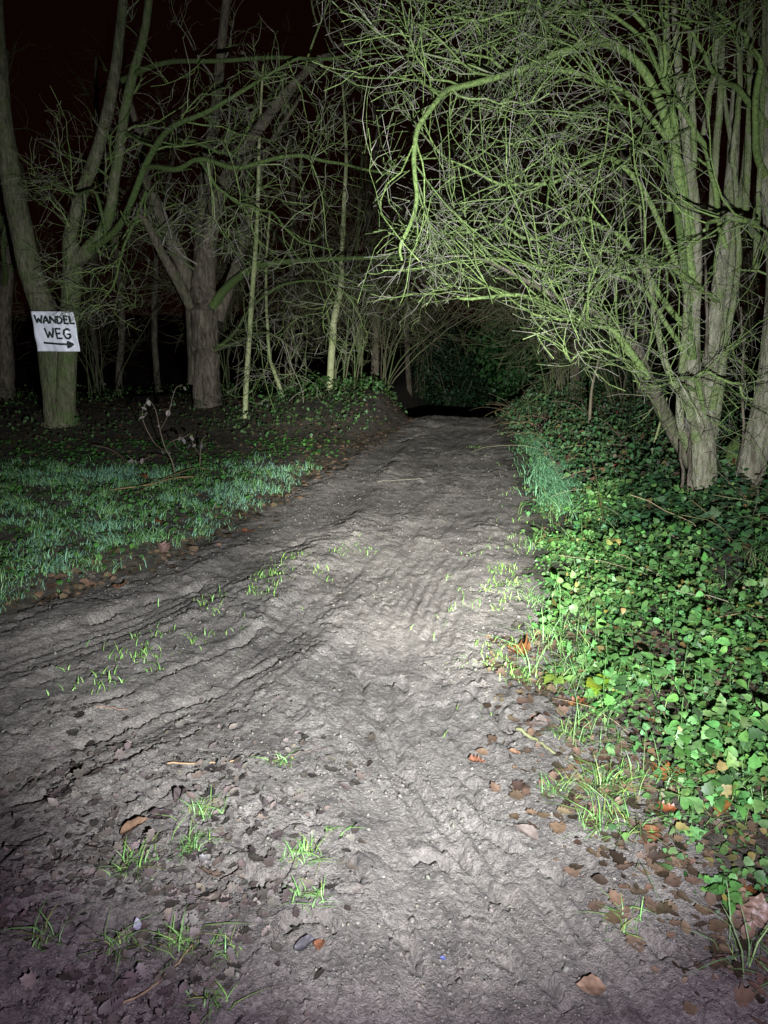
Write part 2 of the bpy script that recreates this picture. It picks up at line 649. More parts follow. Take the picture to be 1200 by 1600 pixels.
# ------------------------------------------------------------------ ground and lane
def build_ground():
    fr = np.radians(np.linspace(-36, 36, 550))
    mid1 = np.radians(np.linspace(37, 100, 60))[1:]
    back = np.radians(np.linspace(100, 260, 24))[1:-1]
    mid2 = np.radians(np.linspace(-100, -37, 60))[:-1]
    th = np.concatenate([mid2, fr, mid1, back])
    rr = np.concatenate([np.linspace(.25, 1.0, 14)[:-1], np.geomspace(1.0, 15, 620), np.geomspace(15, 60, 60)[1:], np.geomspace(60, 900, 16)[1:]])
    Rm, Th = np.meshgrid(rr, th, indexing='ij')
    X = Rm * np.sin(Th)
    Y = Rm * np.cos(Th)
    Z = height(X, Y)
    V = np.stack([X, Y, Z], -1).reshape(-1, 3)
    nr, nt = len(rr), len(th)
    i = np.arange(nr - 1)[:, None] * nt
    j = np.arange(nt)[None]
    jn = (j + 1) % nt
    q = np.stack([i + jn, i + j, i + nt + j, i + nt + jn], -1).reshape(-1, 4)
    V = np.vstack([V, [[0, 0, float(hz(np.array([0.]), np.array([0.]))[0])]]])
    cap = np.stack([np.full(nt, len(V) - 1), np.arange(nt), (np.arange(nt) + 1) % nt], -1)[:, [0, 2, 1]]
    cx = V[q].mean(1)
    isp = path_mask(cx[:, 0], cx[:, 1]) > 0
    isp &= cx[:, 1] > -3
    for nm, qq, tt, mat in (('ground', q[~isp], None, M_SOIL), ('path', q[isp], cap, M_MUD)):
        used = np.unique(np.concatenate([qq.ravel()] + ([tt.ravel()] if tt is not None else [])))
        mp = np.zeros(len(V), int)
        mp[used] = np.arange(len(used))
        fs = [mp[qq]] + ([mp[tt]] if tt is not None else [])
        o = link(nm, mesh_np(nm, V[used], fs), mat)
        tag(o, kind='structure')
        o['label'] = 'dark woodland soil on both sides of the lane' if nm == 'ground' else 'muddy rutted lane running ahead into the dark'


build_ground()

# ------------------------------------------------------------------ trees
def limb_path(pts, n, jitter=0.0, seed=0):
    """pts: (px, py, Y, width px) -> smooth path and radii"""
    W = np.array([at(p[0], p[1], p[2]) for p in pts])
    r = np.array([rad(p[3], w) for p, w in zip(pts, W)])
    C = catmull(W, n)
    rr_ = np.interp(np.linspace(0, len(pts) - 1, n), np.arange(len(pts)), r)
    if jitter:
        g = np.random.default_rng(seed)
        t = np.linspace(0, 1, n)[:, None]
        for f in (3, 6, 11):
            C = C + jitter / f * np.sin(t * f * 6.28 * .6 + g.random(3) * 6.28) * g.normal(size=3) * np.sin(t * math.pi) ** .3
    return C, rr_


def mossc(n, lo, hi, r=None):
    r = r or rng
    c = np.zeros((n, 3))
    c[:, 0] = r.uniform(lo, hi, n)
    c[:, 1] = r.random(n)
    return c


class Tree:
    def __init__(self, name, label, base, group=None, cat='tree'):
        self.base = np.asarray(base, float)
        self.o = thing(name, label, cat, tuple(self.base), group)
        self.geo = Geo()
        self.limbs = []

    def limb(self, name, pts, mat, n=26, sides=10, rough=.12, moss=.5, jitter=.04, raw=None, seed=None, keep=True):
        seed = seed if seed is not None else int(rng.integers(1, 900))
        if mat is M_TWIG_G and pts is not None:
            n, rough, jitter = n * 2, .3, .07
        C, r = raw if raw is not None else limb_path(pts, n, jitter, seed)
        c = np.zeros((1, len(C), 3))
        c[0, :, 0] = moss + .12 * perlin(np.linspace(0, 5, len(C)), np.full(len(C), seed * .37), 3)
        c[0, :, 1] = .5
        v, q, t, cc = tubes(C[None], r[None], sides, c, rough, seed)
        g = Geo()
        g.add(v, t, q, cc)
        ob = link(name, g.mesh(name, self.base), mat, self.o)
        if keep:
            self.limbs.append((C, r))
        return C, r

    def twig_layer(self, P, Rd, lo, hi, sides=3):
        v, q, t, cc = tubes(P, Rd, sides, mossc(len(P), lo, hi))
        self.geo.add(v, t, q, cc)

    def twigs(self, levels, which=None, M=24):
        """levels: list of dicts for grow(); grown from the limbs"""
        src = self.limbs if which is None else [self.limbs[i] for i in which]
        if not src:
            return
        Ps = []
        Rs = []
        for C, r in src:
            t = np.linspace(0, len(C) - 1, M)
            Ps.append(np.stack([np.interp(t, np.arange(len(C)), C[:, k]) for k in range(3)], -1))
            Rs.append(np.interp(t, np.arange(len(C)), r))
        P, Rd = np.array(Ps), np.array(Rs)
        for lv in levels:
            lv = dict(lv)
            lo, hi = lv.pop('moss')
            sides = lv.pop('sides', 3)
            cull = lv.pop('cull', None)
            P, Rd = grow(P, Rd, **lv)
            if cull is not None:
                m = cull(P)
                P, Rd = P[m], Rd[m]
            self.twig_layer(P, Rd, lo, hi, sides)

    def finish(self, mat, name='twigs'):
        if self.geo.n:
            o = link(name, self.geo.mesh(name, self.base), mat, self.o)
            o['kind'] = 'stuff'


def above(P):
    return P[:, :, 2].min(1) > .25


def out_of_face(P):
    """keep twigs a natural distance away from where the walker stands"""
    base = 1.62 - np.clip((P[:, :, 0] - .5) * .62, 0, 1.2) + .12 * perlin(P[:, :, 0] * 3, P[:, :, 1] * 3, 7)
    return (P[:, :, 1].min(1) > 3.2) & (P[:, :, 2] > base).all(1) & (P[:, :, 0].min(1) > -.12 - .25 * (P[:, 0, 2] > 2.6))


def clumpy(P):
    m = P[:, P.shape[1] // 2]
    n = fbm(m[:, 0] * 1.5 + m[:, 2] * .4, m[:, 2] * 1.5 + m[:, 1] * .9, 2, 77)
    return out_of_face(P) & (n > -.2)


# --- sign tree
A = hit(95, 662)
tA = Tree('tree', 'two-stemmed mossy tree carrying the white handwritten sign', A)
ya = A[1]
tA.limb('trunk', [(96, 668, ya, 62), (95, 655, ya, 52), (88, 620, ya, 42), (80, 560, ya, 40), (68, 480, ya, 38), (45, 410, ya, 36), (20, 300, ya - .1, 33), (4, 190, ya - .2, 30), (-6, 60, ya - .2, 27), (-12, -60, ya - .2, 24)], M_BARK_L, 40, 14, .13, .42, .03)
tA.limb('trunk', [(102, 668, ya - .05, 48), (101, 655, ya - .05, 36), (103, 600, ya - .08, 30), (108, 500, ya - .1, 29), (115, 420, ya - .1, 31), (112, 392, ya - .1, 28), (110, 370, ya - .1, 22), (125, 310, ya - .1, 20), (152, 235, ya - .1, 19), (175, 140, ya, 17), (188, 50, ya, 15), (198, -60, ya, 12)], M_BARK_L, 44, 12, .12, .42, .03)
tA.limb('branch', [(116, 412, ya - .1, 24), (135, 392, ya - .15, 22), (160, 365, ya - .2, 19), (172, 320, ya - .25, 17), (182, 260, ya - .3, 16), (200, 150, ya - .3, 15), (222, 70, ya - .3, 13), (238, -50, ya - .3, 10)], M_BARK_L, 30, 10, .12, .5)
tA.limb('branch', [(135, 395, ya - .15, 13), (165, 370, ya - .4, 11), (198, 335, ya - .8, 10), (228, 262, ya - 1.3, 10), (262, 205, ya - 1.8, 8), (330, 165, ya - 2.3, 7), (400, 130, ya - 2.6, 5), (470, 90, ya - 2.8, 3)], M_BARK_L, 30, 8, .12, .7)
tA.limb('branch', [(192, 125, ya - .1, 10), (240, 103, ya - .6, 8), (300, 97, ya - 1.2, 7), (420, 88, ya - 2.0, 6), (520, 92, ya - 2.6, 5), (600, 72, ya - 3.0, 3)], M_BARK_L, 28, 8, .12, .65)
tA.limb('branch', [(228, 262, ya - 1.3, 8), (275, 262, ya - 1.8, 8), (310, 248, ya - 2.1, 7), (370, 262, ya - 2.4, 7), (450, 247, ya - 2.7, 6), (500, 246, ya - 2.9, 5), (560, 262, ya - 3.2, 4), (620, 275, ya - 3.4, 3)], M_BARK_L, 30, 8, .12, .8)
tA.limb('branch', [(310, 250, ya - 2.1, 6), (335, 285, ya - 2.2, 5), (375, 315, ya - 2.3, 4.5), (420, 335, ya - 2.5, 4), (465, 372, ya - 2.7, 3), (520, 390, ya - 2.9, 2)], M_BARK_L, 24, 7, .12, .8)
tA.limb('branch', [(196, 210, ya - .3, 7), (240, 225, ya - .8, 6), (290, 222, ya - 1.2, 5), (345, 240, ya - 1.5, 3.5), (375, 225, ya - 1.7, 2.5)], M_BARK_L, 20, 7, .12, .7)
tA.limb('branch', [(165, 370, ya - .4, 6), (150, 300, ya - .8, 5), (120, 305, ya - 1.2, 4), (95, 290, ya - 1.4, 3), (88, 275, ya - 1.5, 2)], M_BARK_L, 18, 7, .12, .75)
tA.limb('branch', [(228, 300, ya - 1, 5), (205, 360, ya - 1.3, 4), (188, 400, ya - 1.4, 3.5), (180, 440, ya - 1.5, 3), (165, 465, ya - 1.5, 2.2), (146, 480, ya - 1.5, 1.5)], M_BARK_L, 18, 7, .12, .8)
LV_A = [dict(k=9, length=(.5, 1.5), N=7, spread=(30, 75), wig=.28, bias=(.05, -.05, .02), t0=.3, rr=.4, rmin=.005, rmax=.018, moss=(.5, .9), sides=4, cull=above),
        dict(k=5, length=(.25, .7), N=6, spread=(30, 75), wig=.3, bias=(0, 0, .05), rr=.6, rmin=.0035, moss=(.4, .85), cull=above),
        dict(k=3, length=(.1, .35), N=4, spread=(30, 70), wig=.25, bias=(0, 0, .08), rr=.7, rmin=.0028, moss=(.2, .7), cull=above)]
tA.twigs(LV_A, which=range(3, 10))
tA.twigs([dict(LV_A[0], k=5), LV_A[1], LV_A[2]], which=[1, 2])
tA.finish(M_TWIG_G)

# --- split-trunk tree behind it
B = hit(325, 634)
yb = B[1]
tB = Tree('tree', 'thick split-trunk brown tree left of the slim pale saplings', B)
tB.limb('trunk', [(326, 645, yb, 56), (325, 630, yb, 46), (323, 580, yb, 40), (321, 520, yb, 42), (319, 470, yb, 42), (319, 435, yb, 36), (325, 380, yb, 28), (340, 310, yb - .2, 23), (362, 262, yb - .5, 20), (415, 185, yb - 1.2, 16), (480, 112, yb - 1.8, 11), (550, 60, yb - 2.3, 7)], M_BARK_B, 46, 16, .16, .35, .03)
tB.limb('trunk', [(312, 600, yb + .1, 34), (306, 500, yb + .12, 30), (296, 440, yb + .15, 26), (272, 380, yb + .2, 22), (248, 330, yb + .2, 18), (228, 280, yb + .2, 14), (215, 200, yb, 11), (190, 120, yb, 7)], M_BARK_B, 34, 10, .14, .4)
tB.limb('trunk', [(321, 560, yb + .12, 30), (318, 470, yb + .13, 34), (317, 400, yb + .2, 27), (320, 300, yb + .3, 21), (335, 190, yb + .3, 18), (345, 90, yb + .3, 15), (358, -50, yb + .3, 12)], M_BARK_B, 34, 10, .14, .45)
tB.limb('branch', [(300, 480, yb, 20), (272, 430, yb - .1, 16), (246, 380, yb - .3, 13), (225, 345, yb - .4, 10), (200, 330, yb - .5, 6)], M_BARK_B, 22, 8, .12, .5)
tB.limb('branch', [(332, 480, yb - .1, 16), (352, 452, yb - .2, 14), (385, 425, yb - .5, 11), (420, 412, yb - .8, 9), (500, 406, yb - 1.3, 7), (600, 402, yb - 1.7, 6), (680, 400, yb - 2, 4), (740, 410, yb - 2.2, 2.5)], M_BARK_L, 32, 8, .12, .75)
tB.limb('branch', [(340, 500, yb - .1, 20), (358, 450, yb, 18), (380, 380, yb + .2, 15), (398, 310, yb + .3, 12), (420, 230, yb + .3, 8), (470, 150, yb + .2, 5)], M_BARK_B, 26, 8, .12, .4)
tB.limb('branch', [(338, 545, yb - .1, 6), (370, 515, yb - .4, 5), (395, 480, yb - .7, 4), (440, 445, yb - 1, 4), (500, 440, yb - 1.3, 3), (560, 470, yb - 1.5, 2)], M_BARK_L, 24, 7, .12, .6)
tB.limb('branch', [(336, 548, yb - .1, 5), (380, 530, yb - .5, 4), (420, 520, yb - .8, 3), (450, 540, yb - 1, 2)], M_BARK_L, 18, 7, .12, .5)
tB.twigs([dict(k=10, length=(.6, 1.7), N=7, spread=(30, 80), wig=.25, bias=(.05, -.03, -.02), t0=.35, rr=.4, rmin=.006, rmax=.018, moss=(.3, .8), sides=4, cull=above),
          dict(k=5, length=(.3, .9), N=6, spread=(30, 75), wig=.28, bias=(0, 0, 0), rr=.6, rmin=.0042, moss=(.3, .8), cull=above),
          dict(k=3, length=(.15, .4), N=4, spread=(30, 70), wig=.25, bias=(0, 0, .05), rr=.7, rmin=.0035, moss=(.2, .7), cull=above)])
tB.finish(M_TWIG_G)

# --- saplings
SAP = [
    ('slim straight pale sapling standing closest to the split-trunk tree', [(383, 655, 0, 9), (385, 600, 0, 8.5), (391, 500, 0, 8), (399, 390, 0, 7), (404, 290, 0, 6), (406, 190, 0, 4.5), (412, 90, 0, 3)]),
    ('pale kinked sapling on the bank left of the lane, thicker of the pair', [(514, 614, 0, 11), (517, 570, 0, 11), (521, 520, 0, 11), (522, 500, 0, 11), (531, 455, 0, 10), (534, 400, 0, 8), (538, 320, 0, 7), (541, 230, 0, 5), (535, 130, 0, 3)]),
    ('pale thin sapling on the bank nearest the dark lane mouth', [(564, 602, 0, 8), (563, 560, 0, 8), (559, 520, 0, 8), (557, 470, 0, 7.5), (556, 410, 0, 6), (562, 320, 0, 5), (566, 240, 0, 3.5)]),
    ('thin crooked leaning stem between the saplings', [(443, 622, 0, 7), (432, 590, 0, 6), (421, 555, 0, 5), (417, 500, 0, 5), (416, 420, 0, 4), (422, 330, 0, 3)]),
]
for lab, pts in SAP:
    b = hit(pts[0][0], pts[0][1] - 3)
    t = Tree('sapling', lab, b, 'saplings along the left bank')
    t.limb('trunk', [(p[0], p[1], b[1], p[3]) for p in pts], M_BARK_S, 40, 9, .10, .45, .015)
    t.twigs([dict(k=9, length=(.3, 1.1), N=6, spread=(35, 70), wig=.22, bias=(.05, -.05, .1), t0=.3, rr=.4, rmin=.005, rmax=.010, moss=(.4, .8), cull=above),
             dict(k=4, length=(.2, .5), N=5, spread=(30, 70), wig=.25, bias=(0, 0, .05), rr=.6, rmin=.004, moss=(.3, .7), cull=above)])
    t.finish(M_TWIG_G)

# --- right: many-stemmed tree
C0 = hit(1097, 786)
yc = C0[1]
tC = Tree('tree', 'many-stemmed tree with pale bare stems and mossy arching branches right of the lane', C0)
K = yc - 6.65
pl = dict(rough=.12)


def sh(pts, k=1.0):
    return [(p[0], p[1], p[2] + K, p[3] * k) for p in pts]


tC.limb('trunk', sh([(1094, 795, 6.65, 50), (1096, 778, 6.65, 44), (1098, 740, 6.65, 42), (1098, 700, 6.65, 42), (1094, 665, 6.65, 34), (1084, 610, 6.6, 26), (1082, 520, 6.6, 22), (1087, 430, 6.55, 18), (1085, 330, 6.5, 18), (1075, 230, 6.4, 15), (1060, 100, 6.3, 12), (1050, -60, 6.2, 9)]), M_BARK_P, 44, 14, .12, .3, .02, keep=False)
tC.limb('trunk', sh([(1103, 700, 6.7, 26), (1106, 620, 6.7, 25), (1112, 550, 6.72, 24), (1120, 480, 6.75, 22), (1131, 390, 6.8, 20), (1141, 280, 6.9, 19), (1150, 150, 7, 15), (1165, -60, 7.1, 11)]), M_BARK_P, 34, 12, .10, .34, .02, keep=False)
tC.limb('trunk', sh([(1108, 690, 6.78, 22), (1124, 590, 6.82, 19), (1136, 480, 6.85, 16), (1147, 380, 6.9, 14), (1165, 250, 7, 12), (1185, 100, 7.1, 10), (1205, -60, 7.1, 8)]), M_BARK_P, 30, 10, .10, .42, .02, keep=False)
tC.limb('trunk', sh([(1092, 745, 6.7, 24), (1072, 705, 6.75, 25), (1046, 655, 6.75, 24), (1015, 595, 6.6, 20), (978, 530, 6.4, 15), (925, 485, 6.1, 11), (862, 456, 5.8, 8), (790, 422, 5.6, 6), (722, 398, 5.4, 4)]), M_BARK_B, 40, 12, .25, .5, .03)
tC.limb('branch', sh([(1010, 590, 6.3, 14), (960, 520, 6.1, 12), (905, 492, 5.9, 9), (830, 468, 5.6, 7), (770, 465, 5.5, 5.5), (715, 463, 5.4, 4)]), M_TWIG_G, 26, 8, .1, .95)
tC.limb('branch', sh([(1083, 560, 6.58, 20), (1070, 420, 6.4, 18), (1046, 280, 6.2, 16), (1000, 195, 6.0, 14), (955, 163, 5.85, 12), (905, 180, 5.7, 10), (870, 230, 5.6, 8), (855, 300, 5.5, 5), (850, 350, 5.4, 3)], .68), M_BARK_L, 36, 9, .14, .75)
tC.limb('branch', sh([(1083, 440, 6.55, 18), (1062, 260, 6.3, 16), (1010, 110, 6.1, 14), (940, 62, 5.9, 13), (865, 72, 5.7, 11), (800, 110, 5.5, 10), (740, 138, 5.3, 9), (700, 155, 5.15, 9), (668, 195, 5.0, 8), (650, 235, 4.95, 7.5), (642, 300, 4.9, 7), (614, 370, 4.85, 6), (628, 406, 4.85, 4)]), M_TWIG_G, 46, 9, .12, .8, .03)
tC.limb('branch', sh([(1088, 380, 6.5, 16), (1050, 230, 6.3, 13), (960, 128, 6.0, 11), (890, 112, 5.8, 9), (820, 122, 5.7, 8), (760, 95, 5.6, 6), (690, 60, 5.5, 4), (620, 10, 5.4, 2.5)], .68), M_TWIG_G, 34, 8, .12, .8)
tC.limb('branch', sh([(1080, 470, 6.5, 14), (1010, 300, 6.2, 12), (940, 250, 6.0, 10), (860, 290, 5.8, 8), (790, 280, 5.7, 6), (710, 255, 5.6, 4), (630, 250, 5.5, 2.5)], .68), M_TWIG_G, 32, 8, .12, .85)
tC.limb('branch', sh([(1078, 520, 6.5, 14), (1000, 400, 6.2, 12), (920, 355, 6.0, 10), (850, 362, 5.8, 8), (780, 350, 5.7, 6), (700, 380, 5.6, 3.5)], .68), M_TWIG_G, 30, 8, .12, .95)
tC.limb('branch', sh([(1075, 560, 6.5, 12), (1000, 450, 6.1, 10), (930, 420, 5.8, 8), (870, 425, 5.6, 6), (800, 400, 5.5, 4)], .68), M_TWIG_G, 28, 8, .12, 1.0)
tC.limb('branch', sh([(1060, 240, 6.3, 12), (1020, 60, 6.0, 10), (960, -20, 5.8, 8), (880, -60, 5.6, 6)], .68), M_TWIG_G, 26, 8, .12, .8)
tC.limb('branch', sh([(1050, 160, 6.2, 9), (950, 20, 5.7, 8), (860, 10, 5.5, 7), (760, 30, 5.4, 5), (680, 5, 5.3, 3)], .68), M_TWIG_G, 28, 8, .12, .75)
tC.limb('branch', sh([(1120, 470, 6.7, 9), (1050, 420, 6.2, 8), (985, 400, 5.8, 7), (940, 440, 5.5, 5), (905, 500, 5.3, 3.5)]), M_TWIG_G, 24, 8, .12, .95)
tC.limb('branch', sh([(1010, 590, 6.2, 8), (985, 570, 5.9, 7), (935, 545, 5.7, 6), (890, 565, 5.6, 4), (880, 540, 5.5, 3)], .68), M_TWIG_G, 20, 7, .12, .95)
tC.limb('branch', sh([(1135, 400, 6.8, 10), (1110, 250, 6.5, 9), (1060, 180, 6.2, 8), (1040, 100, 6, 6), (1035, -40, 5.9, 4)]), M_TWIG_G, 26, 8, .12, .7)
tC.limb('branch', sh([(1090, 610, 6.5, 7), (1060, 600, 6.2, 6), (1010, 605, 6.0, 5), (990, 595, 5.9, 3.5)], .68), M_TWIG_G, 16, 7, .12, 1.0)
tC.limb('branch', sh([(1098, 640, 6.55, 6), (1085, 592, 6.35, 5.5), (1110, 586, 6.3, 5), (1150, 605, 6.25, 4), (1178, 624, 6.2, 3)]), M_TWIG_G, 20, 7, .12, .95)
for pts in ([(1076, 700, 6.6, 15), (1062, 640, 6.5, 13), (1068, 540, 6.45, 11), (1072, 420, 6.4, 9), (1062, 300, 6.35, 7), (1040, 160, 6.3, 5)],
            [(1090, 690, 6.5, 17), (1070, 620, 6.4, 14), (1052, 600, 6.35, 12), (1030, 520, 6.3, 9), (1010, 420, 6.2, 7), (1000, 300, 6.1, 5)],
            [(1112, 640, 6.6, 12), (1135, 540, 6.65, 10), (1150, 430, 6.7, 9), (1152, 320, 6.7, 8), (1140, 200, 6.7, 7), (1120, 60, 6.7, 5)]):
    tC.limb('trunk', sh(pts), M_BARK_P, 30, 9, .12, .45, .03, keep=False)
# straight rods shooting up from the crown
for x0, y0, x1, Y0, w in ((1046, 330, 1040, 6.6, 9), (1085, 260, 1072, 6.3, 10), (1112, 330, 1132, 6.7, 12), (1100, 210, 1128, 6.4, 10), (1145, 260, 1160, 6.5, 9), (1070, 150, 1096, 6.1, 8), (1165, 330, 1172, 6.8, 11), (1180, 420, 1196, 6.7, 9), (1125, 150, 1105, 6.9, 8)):
    tC.limb('shoot', sh([(x0, y0, Y0, w), ((x0 + x1) / 2 + 3, y0 * .45, Y0, w * .9), (x1, -50, Y0, w * .75)]), M_BARK_P, 16, 8, .08, .48, .02, keep=False)
for x0, y0, x1, y1, w in ((1066, 786, 1062, 690, 5), (1074, 790, 1078, 660, 6), (1082, 790, 1070, 640, 5), (1160, 700, 1158, 480, 4), (1104, 560, 1101, 400, 5)):
    tC.limb('shoot', sh([(x0, y0, 6.45, w), ((x0 + x1) / 2 + 2, (y0 + y1) / 2, 6.42, w), (x1, y1, 6.4, w * .6)]), M_BARK_B, 12, 7, .08, .2, .02, keep=False)
LV_C = [dict(k=17, length=(.5, 1.6), N=9, spread=(20, 60), wig=.24, bias=(-.10, -.05, -.03), t0=.22, rr=.45, rmin=.0042, rmax=.0095, moss=(.5, 1.05), sides=4, cull=out_of_face),
        dict(k=6, length=(.2, .7), N=6, spread=(25, 65), wig=.26, bias=(-.03, 0, .02), rr=.62, rmin=.0027, moss=(.35, .95), cull=clumpy),
        dict(k=3, length=(.05, .3), N=4, spread=(30, 65), wig=.24, bias=(0, 0, .05), rr=.7, rmin=.0018, moss=(.05, .7), cull=clumpy)]
tC.twigs([dict(LV_C[0], k=13), LV_C[1], LV_C[2]], which=[0, 1, 7, 10, 11])
tC.twigs([dict(LV_C[0], k=7, bias=(-.2, -.1, .08), t0=.45), dict(LV_C[1], k=5), dict(LV_C[2], k=3)], which=[0, 1])
tC.twigs([dict(LV_C[0], k=13), LV_C[1], LV_C[2]], which=[6, 12, 13, 14])
tC.twigs([dict(LV_C[0], k=18), LV_C[1], LV_C[2]], which=[2, 5])
tC.twigs([dict(LV_C[0], k=24), LV_C[1], LV_C[2]], which=[3, 4, 8, 9])
tC.finish(M_TWIG_G)

# --- right edge tree
D0 = hit(1165, 770)
yd = D0[1]
tD = Tree('tree', 'leaning pale trunk with a mossy twin at the right edge of view', D0)
tD.limb('trunk', [(1160, 790, yd, 52), (1166, 760, yd, 42), (1180, 705, yd, 44), (1198, 640, yd, 46), (1212, 560, yd, 44), (1216, 430, yd, 36), (1200, 280, yd, 26), (1195, 120, yd, 18), (1210, -60, yd, 14)], M_BARK_P, 36, 13, .14, .22, .02)
tD.limb('trunk', [(1120, 775, yd + .3, 50), (1132, 745, yd + .3, 42), (1156, 706, yd + .3, 42), (1184, 665, yd + .35, 38), (1212, 600, yd + .4, 34), (1240, 480, yd + .4, 28), (1250, 300, yd + .4, 20)], M_BARK_L, 30, 12, .18, .72, .02)
tD.limb('branch', [(1212, 420, yd, 12), (1185, 360, yd - .5, 10), (1150, 340, yd - .9, 8), (1100, 360, yd - 1.2, 5)], M_TWIG_G, 20, 8, .12, .6)
tD.limb('branch', [(1200, 280, yd, 12), (1175, 180, yd - .5, 10), (1185, 90, yd - .8, 9), (1165, 60, yd - 1, 7), (1120, 20, yd - 1.2, 5)], M_TWIG_G, 22, 8, .12, .9)
tD.limb('branch', [(1200, 200, yd, 10), (1130, 120, yd - .6, 8), (1080, 60, yd - 1, 5), (1030, 20, yd - 1.2, 3)], M_TWIG_G, 20, 8, .12, .7)
tD.twigs([dict(LV_C[0], k=9, t0=.35), LV_C[1], LV_C[2]])
tD.finish(M_TWIG_G)

# --- dim trees in the wood behind, left and right
BACK = [
    ('dim trunk at the left edge behind the sign tree', [(8, 600, 14, 26), (8, 500, 14, 22), (12, 380, 14, 18), (4, 250, 14, 14), (10, 80, 14, 9)]),
    ('thin dark tree between sign tree and split-trunk tree', [(185, 610, 17, 11), (190, 480, 17, 10), (180, 330, 17, 8), (200, 150, 17, 5)]),
    ('dark slender tree just right of the sign', [(150, 612, 19, 12), (146, 450, 19, 10), (155, 250, 19, 7), (150, 90, 19, 5)]),
    ('dark bare tree left of the split-trunk tree', [(248, 615, 18, 10), (240, 480, 18, 9), (255, 330, 18, 7), (290, 150, 18, 5)]),
    ('far bare tree behind the leaning stem', [(452, 605, 18, 12), (450, 480, 18, 10), (460, 330, 18, 8), (440, 120, 18, 6)]),
    ('far bare tree behind the kinked sapling', [(585, 600, 18, 14), (588, 480, 18, 12), (575, 330, 18, 9), (600, 150, 18, 6)]),
    ('far trunk left inside the dark lane mouth', [(640, 640, 24, 9), (636, 500, 24, 8), (640, 350, 24, 6), (650, 200, 24, 4)]),
    ('far trunk above the bramble bank right of the lane', [(898, 600, 12.5, 16), (900, 520, 12.5, 15), (890, 400, 12.5, 12), (860, 250, 12.5, 9), (820, 100, 12.5, 6)]),
    ('slanting far trunk beside the bramble bank', [(878, 610, 13, 12), (868, 540, 13, 11), (850, 420, 13, 9), (800, 260, 13, 7), (760, 120, 12.5, 4)]),
    ('dark tree behind the many-stemmed tree', [(1005, 620, 11, 20), (1000, 480, 11, 18), (980, 300, 11, 14), (960, 100, 11, 10)]),
]
for lab, pts in BACK:
    p0 = at(*pts[0][:3])
    g = float(hz(np.array([p0[0]]), np.array([p0[1]]))[0])
    t = Tree('tree', lab, (p0[0], p0[1], g), 'dim trees in the wood behind')
    C, r = limb_path(pts, 26, .05, int(rng.integers(900)))
    C = np.vstack([[p0[0], p0[1], g - .1], C]) if C[0, 2] > g else C
    r = np.concatenate([[r[0] * 1.15], r])[:len(C)] if len(r) < len(C) else r
    t.limb('trunk', None, M_BARK_B, sides=10, moss=.4, raw=(C, r))
    # two or three limbs
    P1, R1 = grow(C[None], r[None], 5, (1.2, 2.8), 12, (30, 65), .18, (0, -.05, .10), t0=.35, rr=.5, rmin=.01)
    for a, b in zip(P1, R1):
        t.limb('branch', None, M_BARK_L, sides=7, moss=.55, raw=(a, b))
    t.twigs([dict(k=8, length=(.5, 1.5), N=7, spread=(30, 75), wig=.25, bias=(0, -.03, -.04), t0=.2, rr=.4, rmin=.006, rmax=.012, moss=(.2, .8), cull=above),
             dict(k=5, length=(.25, .8), N=5, spread=(30, 75), wig=.28, bias=(0, 0, 0), rr=.6, rmin=.0045, moss=(.2, .8), cull=above)])
    t.finish(M_TWIG_D)

# --- arching shrubs forming the tunnel over the lane
SHR = [
    # x, Y, stems, height, lean (towards lane), label
    (-.55, 12.8, 16, 3.0, .55, 'drooping yellowish shrub on the bank beside the dark lane mouth'),
    (-1.6, 13.6, 14, 2.8, .2, 'tangled bare shrub behind the pair of slim saplings'),
    (-2.9, 14.2, 13, 2.6, .1, 'tangled bare shrub right of the split-trunk tree'),
    (.0, 15.0, 18, 3.0, .85, 'tall bare shrub arching from the left over the lane mouth'),
    (2.9, 12.4, 20, 2.9, -.8, 'bare shrub arching from the right over the lane mouth'),
    (3.3, 10.4, 18, 2.8, -.6, 'brownish bare shrub above the bramble bank'),
    (4.2, 14.5, 14, 4.4, -.85, 'tall bare shrub behind, arching over the lane from the right'),
    (4.6, 9.4, 13, 2.6, -.3, 'low bare shrub behind the many-stemmed tree'),
    (-5.6, 15.5, 13, 2.4, .1, 'dim bare shrub between the sign tree and split-trunk tree'),
    (-8.2, 15.0, 12, 2.4, .1, 'dim bare shrub left of the sign tree'),
    (5.6, 12.0, 13, 3.6, -.3, 'dark bare shrub behind the right edge trunk'),
    (1.2, 26.0, 18, 4.5, .2, 'far thicket shrub closing the dark lane end'),
    (4.0, 22.0, 18, 4.6, -.5, 'far greenish thicket shrub right of the lane end'),
    (-1.6, 22.0, 16, 4.2, .4, 'far dark thicket shrub left of the lane end'),
]
